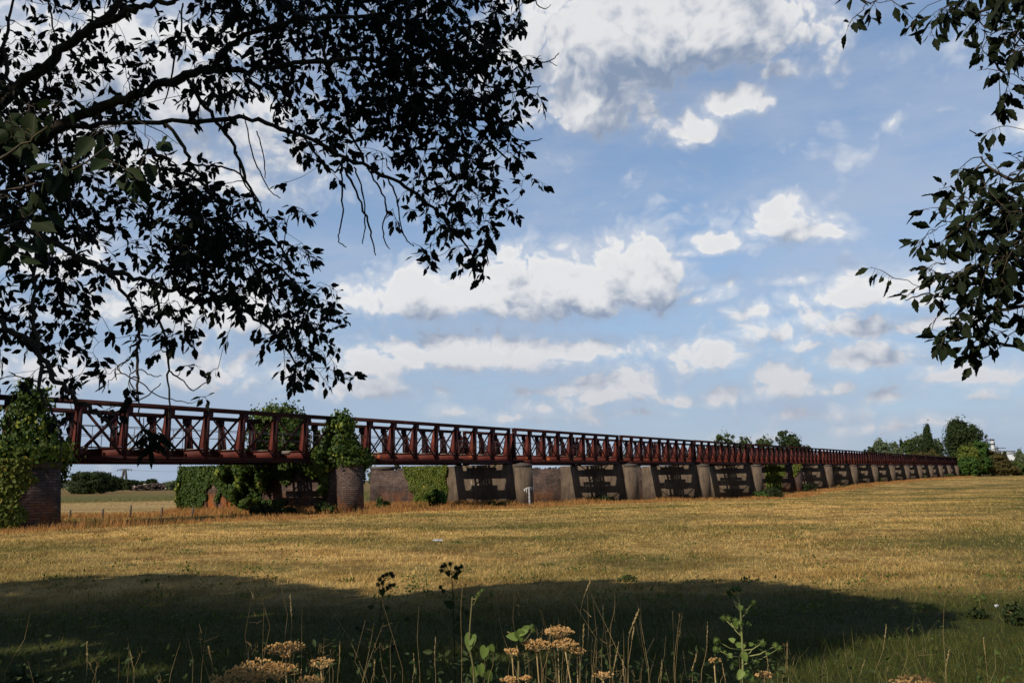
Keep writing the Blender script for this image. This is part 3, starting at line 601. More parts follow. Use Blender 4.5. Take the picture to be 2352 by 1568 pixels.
# ------------------------------------------------------------------ shrubs by the piers
def shrub(name,px,py,Z,wpx,hpx,mk,label,n=1500,ls=None,grp='shrubs at the foot of the piers',cat='shrub',sub=4):
    b=W(px,py,Z); gz=float(gh(b[0],b[1])); s_=Z/F; w_=wpx*s_/2; h_=hpx*s_; 
    r_=empty(name,(b[0],b[1],gz),label=label,cat=cat,group=grp)
    bl=[]
    for i in range(sub): 
        a=random.uniform(-.55,.55); hh=random.uniform(.55,1.)*(1-.5*abs(a)); bl.append((b[0]+a*w_,b[1]+random.uniform(-.4,.4)*w_,gz+h_*hh*.5,w_*random.uniform(.4,.6),w_*.5,h_*hh*.5))
    crown('foliage',bl,n,ls or max(.14,Z*.0016),TREES[mk] if mk in TREES else mk,r_)
    m_=MB()
    for i in range(4): m_.tube([(b[0]+.05*i,b[1],gz-.05),(b[0]+random.uniform(-.3,.3)*w_,b[1],gz+h_*.5)],[.03*w_+.01,.01],5)
    m_.build('stem',BARK,r_); return r_
shrub('shrub',1003,1153,61,70,52,'bright','bright green bush in front of the ivy sheet left of the third pier',1600)
shrub('shrub',880,1158,66,40,34,'mid','small bush at the foot of the brick end wall beside the second pier',700)
shrub('shrub',1762,1140,106,78,42,'dark','dark green bush under the sixth span',1500)
shrub('shrub',1742,1143,104,40,26,'bright','low light green bush in front of the dark one under the sixth span',500)
shrub('shrub',1850,1125,124,44,30,'dark','dark bush in the shade under the seventh span',700)
shrub('shrub',620,1185,48,110,30,'dark','low dark weeds at the foot of the ivy curtain',1300)
shrub('shrub',745,1190,47.5,46,34,'mid','olive bush against the wall just left of the second pier',700)
shrub('shrub',1145,1160,63,80,18,'mid','low weeds in the shadow left of the third pier',600)
shrub('shrub',1370,1155,78,110,20,'dark','weeds in the shadow left of the fourth pier',700)
shrub('shrub',2019,1108,170,14,20,'yellow','light green sapling at the foot of the tenth pier',260)
shrub('shrub',2055,1107,188,16,16,'brown','yellowing bush at the foot of the eleventh pier',220)
shrub('shrub',1906,1115,145,20,16,'bright','small green bush at the foot of the eighth pier',260)
shrub('shrub',2122,1098,215,18,10,'mid','green bush at the foot of the thirteenth pier',200)
shrub('shrub',2182,1096,255,22,12,'mid','green bush near the far end of the bridge',260)
# ------------------------------------------------------------------ far trees
def far_tree(name,px,top,base,wpx,Z,mk,label,n=900,shape='round',grp='trees on the horizon',cat='tree'):
    b=W(px,base,Z); gz=float(gh(b[0],b[1])); s_=Z/F; h_=(base-top)*s_+(b[2]-gz); w_=wpx*s_/2*(1.5 if shape=='round' and wpx<80 else 1)
    r_=empty(name,(b[0],b[1],gz),label=label,cat=cat,group=grp); x,y=b[0],b[1]
    if shape=='poplar': bl=[(x,y,gz+h_*.55,w_,w_,h_*.45),(x+.1*w_,y,gz+h_*.8,w_*.7,w_*.7,h_*.2)]
    elif shape=='cone': bl=[(x,y,gz+h_*(.2+.2*i),w_*(1-.22*i),w_*(1-.22*i),h_*.16) for i in range(4)]
    else:
        bl=[(x,y,gz+h_*.5,w_*.80,w_*.8,h_*.47),(x,y,gz+h_*.28,w_*.8,w_*.8,h_*.25)]
        for i in range(7):
            a=2*math.pi*i/7+random.random(); el_=random.uniform(.40,.80); q=random.uniform(.35,.62); rr=random.uniform(.34,.48)
            bl.append((x+math.cos(a)*w_*q,y+math.sin(a)*w_*q,gz+h_*el_,w_*rr,w_*rr,min(h_*.25,w_*rr)))
        bl+=[(x+random.uniform(-.45,.45)*w_,y+random.uniform(-.3,.3)*w_,gz+h_*random.uniform(.82,.88),w_*.42,w_*.42,h_*.13) for _ in range(2)]
    crown('crown',bl,int(n*6),max(.26,Z*.0019),TREES[mk],r_,clump=.26)
    m_=MB(); m_.tube([(x,y,gz-.2),(x+.02*h_,y,gz+h_*.3),(x-.02*h_,y,gz+h_*.6)],[.035*h_,.028*h_,.012*h_],7); m_.build('trunk',BARK,r_); return r_
B=1089
FT=[(2002,1024,B,26,330,'dark','small dark tree just above the far truss, left of the willow group',300),
(2029,1007,B,38,330,'willow','pale rounded willow left of the two slim poplars',700),
(2060,1014,B,26,340,'willow','narrow pale tree beside the willow over the far spans',400),
(2052,1030,B,48,310,'willow','low pale willow bush directly above the bridge end',500),
(2100,1005,B,40,325,'mid','mid green tree left of the tall poplar',700),
(2127,994,B,46,335,'willow','pale crown behind the dark poplar',700),
(2138,1004,B,44,320,'dark','dark round tree below the tall poplar',900),
(2163,1006,B,24,330,'willow','narrow grey willow between the poplar and the biggest tree',400),
(2220,959,B,96,300,'dark','biggest tree of the skyline, tall and olive green, at the end of the bridge',4200),
(2250,985,B,44,302,'brown','brown tinged right flank of the biggest tree',900),
(2128,1033,B,60,292,'brown','orange brown low tree just above the end of the bridge',700),
(2228,1022,1092,40,285,'yellow','yellow green bush in front of the biggest tree',1100),
(2250,1014,1092,44,288,'bright','fresh green young tree right of the yellow bush',1200),
(2226,1050,1094,38,282,'bright','bright low bush at the end of the bridge',700),
(2285,1036,1092,52,290,'brown','rounded brown tree right of the green ones',1300),
(2280,1033,1090,30,300,'dark','dark tree top behind the rounded brown tree',400),
(2318,1066,1092,34,288,'brown','low brown hedge bush near the right edge',500),
(2341,1060,1092,40,290,'mid','green bush at the right edge in front of the white building',700),
(2348,1033,1090,22,300,'willow','hanging pale tree cut by the right edge',500),
(1671,994,1095,46,300,'mid','round tree rising above the truss at the sixth pier',900),
(1716,1002,1095,30,300,'mid','smaller tree behind the truss right of the sixth pier',600),
(1762,1005,1095,46,300,'mid','bushy tree behind the truss at the seventh pier',700),
(1815,990,1095,52,300,'dark','highest tree behind the truss above the eighth pier',1100),
(1850,1024,1095,30,305,'dark','tree trailing off right of the highest one behind the truss',400),
(1580,1040,1095,60,320,'mid','low tree seen through the lattice of the fifth span',500),
(1640,1034,1095,60,320,'dark','low dark tree seen through the lattice left of the sixth pier',500),
(1700,1030,1095,60,322,'dark','dark low tree seen through the lattice of the seventh span',500),
(1790,1030,1095,60,322,'mid','low tree seen through the lattice of the eighth span',500),
(1448,1040,1098,40,300,'dark','small dark tree glimpsed through the fourth span',400),
(1900,1045,1095,60,322,'willow','low pale tree hidden behind the ninth span',400),
(1960,1048,1095,60,322,'mid','low tree hidden behind the tenth span',400)]
for px,top,base,wp,Z,mk,lab,n in FT: far_tree('broadleaf_tree',px,top,base,wp,Z,mk,lab,n)
far_tree('poplar',2139,979,B,20,333,'dark','tall dark poplar standing above the tree line left of the biggest tree',700,'poplar')
far_tree('poplar',2076,1011,B,8,345,'dark','tiny slim poplar tip left of the tall one',160,'poplar')
far_tree('conifer',2313,1035,1092,20,292,'dark','dark pointed conifer in front of the white building',500,'cone')
# left horizon
LT=[(216,1083,1134,78,165,'dark','lone dark bush tree left of the power pylons',1700),(180,1099,1134,40,168,'willow','grey green bush left of the lone dark tree',500),
(272,1101,1131,34,240,'dark','hedge tree below the small pylon',350),(298,1102,1131,34,240,'dark','hedge tree below the big pylon',350),(330,1104,1130,34,245,'dark','dark hedge tree left of the scrap heap',300),(250,1102,1131,30,240,'mid','hedge tree right of the lone dark bush tree',300),
(401,1104,1127,30,220,'willow','pale willow bush right of the scrap heap',350),(351,1100,1128,20,235,'dark','thin dark bush rising behind the scrap heap',160),
(878,1075,1128,26,170,'willow','grey willow seen between the second and third pier',500),(865,1082,1128,30,175,'willow','grey willow bush just right of the second pier ivy',400)]
for px,top,base,wp,Z,mk,lab,n in LT: far_tree('broadleaf_tree',px,top,base,wp,Z,mk,lab,n)
for i,px in enumerate(range(-40,420,34)):
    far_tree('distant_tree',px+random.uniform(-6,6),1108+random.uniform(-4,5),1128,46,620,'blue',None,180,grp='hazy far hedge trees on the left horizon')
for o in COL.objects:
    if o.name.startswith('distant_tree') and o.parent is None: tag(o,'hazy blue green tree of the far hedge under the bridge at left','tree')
far_tree('conifer',912,1060,1092,22,95,'mid','small pointed tree above the brick end wall between second and third pier',400,'cone')
# ------------------------------------------------------------------ pylons, fence posts, heap
STEEL=finish(*mat('pylon_steel'),C(.06,.055,.05),.6)
def pylon(px,top,base,Z,aframe,label):
    b=W(px,base,Z); gz=float(gh(b[0],b[1])); t_=W(px,top,Z)[2]; s_=Z/F; r_=empty('power_pylon',(b[0],b[1],gz),label=label,cat='pylon',group='wooden power pylons in the far field')
    x,y=b[0],b[1]; m_=MB(); sp_=8*s_ if aframe else .05
    if aframe:
        m_.tube([(x-sp_,y,gz),(x-.3,y,t_)],.012*Z/8,6); m_.tube([(x+sp_,y,gz),(x+.3,y,t_)],.012*Z/8,6); zz=gz+(t_-gz)*.22; m_.bar((x-sp_*.8,y,zz),(x+sp_*.8,y,zz),.5,.5)
    else: m_.tube([(x,y,gz),(x,y,t_)],.26,6)
    m_.build('mast',STEEL,r_)
    m_=MB(); wd=(17 if aframe else 8)*s_; m_.bar((x-wd,y,t_-.35),(x-wd*.3,y,t_),.35,.3); m_.bar((x-wd*.3,y,t_),(x+wd*.3,y,t_),.35,.3); m_.bar((x+wd*.3,y,t_),(x+wd,y,t_-.35),.35,.3); m_.build('crossarm',STEEL,r_)
    m_=MB()
    for q in (-.95,-.5,0,.5,.95): m_.tube([(x+wd*q,y,t_-.3),(x+wd*q,y,t_-1.1)],.12,5)
    m_.build('insulator',STEEL,r_); return np.array([x,y,t_])
a=pylon(284,1077,1118,420,True,'larger A frame power pylon on the left horizon'); b=pylon(269,1095,1120,560,False,'smaller single pole power pylon on the left horizon')
m_=MB()
for z0_,px0,px1,py0,py1,Z in ((0,60,560,1098,1100,560),(0,120,284,1092,1078,420),(0,284,560,1078,1074,420)):
    A=W(px0,py0,Z);Bp=W(px1,py1,Z); m_.tube([A+(Bp-A)*i/12+np.array([0,0,-4*(1-((i/6)-1)**2)*.35]) for i in range(13)],.05,4)
tag(m_.build('overhead_wire',STEEL),'thin sagging power lines between the pylons at left','wire')
WOOD=finish(*mat('fence_wood'),C(.12,.09,.07),.9)
for i,(px,top,base) in enumerate(((235,1168,1188),(299,1160,1184),(371,1164,1186),(442,1166,1184),(160,1170,1190))):
    Z=47.5; b=W(px,base,Z); gz=float(gh(b[0],b[1])); t_=W(px,top,Z)[2]; m_=MB(); m_.tube([(0,0,-.1),(.01,0,t_-gz-.02),(.01,0,t_-gz)],[.06,.055,.035],8)
    o=m_.build('fence_post',WOOD); o.location=(b[0],b[1],gz); tag(o,'%s weathered fence post from the left in the reddish grass beyond the first span'%ORD[(1,2,3,4,0)[i]],'fence post','fence posts beyond the first span')
m_=MB(); Z=225
for i in range(420):
    q=random.random(); px=308+q*78; hh=(1124-(1109+6*(1-min(1,q*2.2))+random.random()*2)); py=1125-random.random()*hh; c=W(px,py,Z+random.uniform(-3,3)); s_=random.uniform(.25,1.3)
    d_=np.array([random.uniform(-1,1),random.uniform(-.4,.4),random.uniform(-.25,.3)]); m_.bar(c-d_*s_,c+d_*s_,random.uniform(.12,.4),random.uniform(.12,.35),(0,0.1,1))
mm,t=mat('scrap_mix'); r=att(t); SCRAP=finish(mm,t,t.mix(t.ss(r,.85,1.),t.mix(r,C(.03,.022,.02),C(.10,.07,.055)),C(.4,.36,.33)),.85)
tag(m_.build('rubble_heap',SCRAP),'long heap of brown and pale rubble on the left horizon','heap')
# chimney, mast, building, person at far right
WHT=finish(*mat('white_cladding'),C(.42,.44,.46),.6)
def site(px,py,Z): b=W(px,py,Z); return b[0],b[1],float(gh(b[0],b[1]))
x,y,gz=site(2287,1088,520); r_=empty('factory_chimney',(x,y,gz),label='slim white chimney with grey bands beyond the right hand trees',cat='chimney'); zt=W(2287,1009,520)[2]
m_=MB(); m_.tube([(x,y,gz),(x,y,zt)],[1.25,1.05],14); m_.build('stack',WHT,r_); m_=MB()
for z in (zt-.3,zt-3,zt-12): m_.tube([(x,y,z),(x,y,z+.7)],1.5,14)
m_.tube([(x+1.5,y,gz),(x+1.4,y,zt-1)],.25,5); m_.build('band',STEEL,r_)
x,y,gz=site(2297,1089,380); zt=W(2297,1021,380)[2]; r_=empty('lattice_mast',(x,y,gz),label='dark lattice catenary mast in front of the white chimney',cat='mast'); m_=MB()
for sx in (-1,1):
    for sy in (-1,1): m_.tube([(x+sx*1.0,y+sy*.8,gz),(x+sx*.3,y+sy*.3,zt-1)],.10,4)
for i in range(9):
    f=i/9; f2=(i+1)/9; za=gz+(zt-1-gz)*f; zb=gz+(zt-1-gz)*f2; s1=1-.7*f; s2=1-.7*f2; m_.tube([(x-s1,y-.5,za),(x+s2,y-.5,zb)],.07,4); m_.tube([(x+s1,y+.5,za),(x-s2,y+.5,zb)],.07,4)
m_.tube([(x,y,zt-2),(x,y,zt)],.1,4); m_.build('mast',STEEL,r_); m_=MB(); m_.bar((x-2.2,y,zt-1.9),(x-.3,y,zt-1.9),.25,.3); m_.bar((x+.2,y,zt-1.4),(x+4,y,zt-1.5),.3,.35); m_.build('crossarm',STEEL,r_)
x,y,gz=site(2335,1088,560); zt=W(2335,1043,560)[2]; r_=empty('factory_building',(x,y,gz),label='long white factory building behind the conifer at the right edge',cat='building'); m_=MB()
m_.box(x-12,x+34,y,y+20,gz,zt); m_.box(x-12,x+2,y+2,y+12,zt,zt+2.2); m_.build('wall',WHT,r_); m_=MB(); m_.box(x-12.3,x+34.3,y-.3,y+20.3,zt-4.4,zt-3.9); m_.box(x-12.3,x+2.3,y+1.7,y+12.3,zt+2.2,zt+2.5); m_.build('roof_edge',STEEL,r_)
m_=MB(); 
for i in range(9): m_.box(x-10+i*5,x-7.5+i*5,y-.12,y-.02,zt-9,zt-7.2)
m_.build('window',STEEL,r_)
# person
def person():
    x,y,gz=site(2243,1091,292); sk=MB()
    me=bpy.data.meshes.new('person')
    J=dict(pel=(0,0,.82),ch=(-.30,0,1.12),nk=(-.42,0,1.20),hd=(-.50,0,1.24),hd2=(-.58,0,1.22),lh=(0,.12,.8),lk=(-.08,.14,.45),lf=(.05,.14,.06),lt=(-.12,.14,.03),rh=(0,-.12,.8),rk=(-.14,-.14,.45),rf=(-.05,-.14,.06),rt=(-.22,-.14,.03),ls=(-.36,.2,1.12),le=(-.42,.24,.82),lw=(-.5,.2,.58),rs=(-.36,-.2,1.12),re=(-.42,-.24,.82),rw=(-.5,-.2,.58))
    K=list(J); E=[('pel','ch'),('ch','nk'),('nk','hd'),('hd','hd2'),('pel','lh'),('lh','lk'),('lk','lf'),('lf','lt'),('pel','rh'),('rh','rk'),('rk','rf'),('rf','rt'),('ch','ls'),('ls','le'),('le','lw'),('ch','rs'),('rs','re'),('re','rw')]
    R=dict(pel=.16,ch=.17,nk=.07,hd=.10,hd2=.08,lh=.11,rh=.11,lk=.07,rk=.07,lf=.045,rf=.045,lt=.04,rt=.04,ls=.07,rs=.07,le=.05,re=.05,lw=.035,rw=.035)
    me.from_pydata([J[k] for k in K],[(K.index(a),K.index(b)) for a,b in E],[]); o=bpy.data.objects.new('person',me); link(o); o.location=(x,y,gz)
    md=o.modifiers.new('skin','SKIN')
    for i,k in enumerate(K): me.skin_vertices[0].data[i].radius=(R[k],R[k])
    me.skin_vertices[0].data[0].use_root=True
    o.modifiers.new('sub','SUBSURF').levels=1
    mt,t=mat('person_cloth'); sp=t.n('ShaderNodeSeparateXYZ'); t.put(sp.inputs[0],obc(t)); c=t.mix(t.ss(sp.outputs[2],.78,.82),C(.04,.04,.05),C(.85,.85,.86)); c=t.mix(t.ss(sp.outputs[0],-.40,-.44),c,C(.35,.2,.14)); me.materials.append(finish(mt,t,c,.8))
    tag(o,'person in a white shirt bending forward at the end of the bridge','person')
person()
# litter
m_=MB(); 
for i in range(7): m_.prism([(0,0),(.16,.02),(.2,.1),(.09,.15),(-.03,.09)],lambda p,s_,i=i:(p[0]*1.3+.07*i-.25,p[1]*.6+random.uniform(-.03,.03),.10+.04*math.sin(i*2+p[0]*9)+.01*s_+p[1]*.6))
m_.V=[(a*.42,b*.5,c*.4) for a,b,c in m_.V]
b=W(1003,1243,22.5); o=m_.build('plastic_sheet',WHT); o.location=(b[0],b[1],gh(b[0],b[1])+.0); tag(o,'crumpled white plastic sheet lying in the sunlit meadow','litter')
m_=MB(); m_.box(-.03,.03,-.018,.018,.0,.07); m_.box(-.015,.015,-.0178,.0178,.0702,.085); rm=finish(*mat('litter_red'),C(.5,.08,.08),.5); o=m_.build('drink_carton',WHT); b=W(2287,1408,10.2); o.location=(b[0],b[1],gh(b[0],b[1])+.05); o.scale=(.55,.55,.55); o.rotation_euler=(.3,1.4,.4); tag(o,'small white and red carton lying in the grass near the right edge','litter')
m2=MB(); m2.box(-.031,.031,-.019,.019,.012,.03); m2.build('red_band',rm,o)
# ------------------------------------------------------------------ overhanging trees
def resample(pts,step):
    out=[pts[0]]; 
    for a,b in zip(pts[:-1],pts[1:]):
        n=max(1,int(np.linalg.norm(b-a)/step))
        for i in range(1,n+1): out.append(a+(b-a)*i/n)
    return out
def smooth_line(pts,it=2):
    pts=[np.array(p,float) for p in pts]
    for _ in range(it):
        q=[pts[0]]
        for a,b in zip(pts[:-1],pts[1:]): q+= [a*.75+b*.25,a*.25+b*.75]
        pts=q+[pts[-1]]
    return pts
def limb(mb,nodes,rads,L,step=.10,wig=.012):
    """L: list of (px,py,Z,thickness px). returns nodes"""
    P_=[np.append(W(a,b,Z),th*Z/F/2) for a,b,Z,th in L]; P_=smooth_line(P_,2); pts=resample(P_,step)
    pts=[p+np.append(np.array([random.gauss(0,wig) for _ in range(3)])*min(1,p[3]*60),0) for p in pts]
    mb.tube([p[:3] for p in pts],[max(.0025,p[3])*random.uniform(.88,1.12) for p in pts],7)
    for p in pts: nodes.append(p[:3]); rads.append(p[3])
def grow(mb,nodes,rads,att_,wig=.03,sag=.06,maxd=9):
    """connect attractors to the growing branch graph; returns tip positions and directions"""
    N=np.array(nodes); R=list(rads); att_=np.array(att_); left=list(range(len(att_))); tips=[]
    d=np.full(len(att_),1e9); near=np.zeros(len(att_),int)
    def upd(lo):
        nonlocal d,near
        for i0 in range(lo,len(N),400):
            dd=np.linalg.norm(att_[:,None,:]-N[None,i0:i0+400,:],axis=2); j=dd.argmin(1); v=dd[np.arange(len(att_)),j]; m__=v<d; d=np.where(m__,v,d); near=np.where(m__,j+i0,near)
    upd(0); alive=np.ones(len(att_),bool)
    while alive.any():
        i=int(np.where(alive,d,1e9).argmin()); alive[i]=False; a=N[near[i]]; b=att_[i]; L=np.linalg.norm(b-a)
        if L<.02: tips.append((b,np.array([0,0,-1.]))); continue
        n=max(3,int(L/.09)); mid=(a+b)/2+np.array([random.gauss(0,.12),random.gauss(0,.12),random.gauss(sag,.08)])*L*.8
        pts=[]
        for q in range(n+1):
            s_=q/n; p=(1-s_)**2*a+2*s_*(1-s_)*mid+s_*s_*b
            if 0<q: p=p+np.array([random.gauss(0,wig*.35) for _ in range(3)])
            pts.append(p)
        r0=min(R[near[i]]*.7,.004+.006*L+.002); rr=[r0*(1-s_/n)+.0022*s_/n for s_ in range(n+1)]; mb.tube(pts,rr,5,False)
        lo=len(N); N=np.vstack([N,np.array(pts[1:])]); R+=rr[1:]; upd(lo); dr=pts[-1]-pts[-2]; tips.append((pts[-1],dr/(np.linalg.norm(dr)+1e-9)))
    return tips
def shoots(mb,tips,nl,size,droop=.7,spread=.8,pet=.35):
    P=[];D_=[];N_=[];S_=[]
    for p,dr in tips:
        k=max(3,int(random.gauss(nl,2))); ax=norm(dr+np.array([0,0,-.35])+np.array([random.gauss(0,.35) for _ in range(3)])); Ls=size*random.uniform(.8,1.9)
        if Ls>0: mb.tube([p,p+ax*Ls*.5+np.array([0,0,.01]),p+ax*Ls],[.0026,.002,.0012],4,False)
        for j in range(k):
            s_=(j+.5)/k; b=p+ax*Ls*s_; d=norm(ax*.55+rdir(1)[0]*spread+np.array([0,0,-droop*random.uniform(.4,1.2)])); pl=size*pet*random.uniform(.5,1.3); e=b+d*pl
            mb.tube([b,e],[.0012,.0009],3,False); d2=norm(d+np.array([0,0,-.35])); sz=size*random.choice((.6,.8,.95,1.,1.1,1.25)); P.append(e);D_.append(d2);N_.append(rdir(1)[0]+np.array([0,0,.6]));S_.append(sz)
    return P,D_,N_,S_
GRID=["4 3 5 6 7 5 1 0 1 7 9 9 9 9 9 8 8 9 9 9 9 8 8 4 0","4 1 4 5 4 6 1 2 3 6 8 8 8 8 8 8 7 8 9 9 8 8 8 6 0","4 5 3 5 3 4 3 4 5 5 6 6 7 7 7 8 8 9 9 9 9 9 8 6 0","7 6 4 5 5 4 6 4 3 5 6 6 8 6 6 6 7 8 9 9 8 8 8 6 2",
"8 7 6 4 5 6 4 2 4 6 8 7 7 6 5 6 7 9 9 9 9 9 8 6 2","9 8 7 6 5 6 5 2 2 2 1 1 2 6 6 7 8 9 9 9 9 8 8 7 1","9 9 7 5 6 6 4 2 0 0 0 0 1 5 6 7 6 7 8 8 8 7 7 3 0","9 9 7 6 6 6 3 2 2 2 0 0 0 5 6 5 4 5 6 7 8 8 7 6 1",
"8 8 6 6 6 6 5 5 6 6 2 0 0 3 3 1 1 1 3 5 7 7 6 3 1","8 8 8 8 6 5 5 5 7 7 6 2 0 0 0 0 0 0 3 6 7 7 6 3 0","8 8 8 7 6 5 4 7 9 9 8 4 4 5 1 0 0 0 2 5 7 7 6 3 0","7 7 7 8 6 3 5 7 9 9 9 8 6 6 0 0 0 0 0 2 5 7 3 0 0",
"7 7 8 8 6 2 4 5 8 9 9 8 8 7 3 0 0 0 0 0 2 7 3 0 0","6 6 8 7 5 2 6 6 6 7 7 8 8 7 6 0 0 0 0 0 0 0 0 0 0","5 6 7 6 1 2 6 7 4 5 8 7 8 8 7 1 0 0 0 0 0 0 0 0 0","5 5 7 6 3 2 3 5 5 1 2 2 6 8 7 3 0 0 0 0 0 0 0 0 0",
"5 4 5 6 4 1 2 3 3 0 0 0 4 8 6 3 0 0 0 0 0 0 0 0 0","4 3 2 6 5 3 0 0 1 2 0 0 0 7 5 2 0 0 0 0 0 0 0 0 0","0 2 1 4 3 1 0 0 0 2 0 0 0 4 1 0 0 0 0 0 0 0 0 0 0","0 0 3 3 3 2 1 0 0 0 0 0 0 0 0 0 0 0 0 0 0 0 0 0 0"]
def attract(rows,x0,depthf,per,jd):
    out=[]
    for r_,row in enumerate(rows):
        for c_,v in enumerate(row.split()):
            v=int(v); 
            if not v: continue
            n=-math.log(1-min(.96,v/9.4))*per; k=int(n)+(random.random()<n-int(n))
            for _ in range(k):
                px=x0+c_*50+random.random()*50; py=r_*50+random.random()*50-28; Z=depthf(px,py)+random.gauss(0,jd); out.append(W(px,py,Z))
    return out
tA=empty('ash_tree',(-5.8,6.4,0),label='dark ash tree at the left whose leafy branches hang across the sky',cat='tree')
mb=MB(); nodes=[];rads=[]
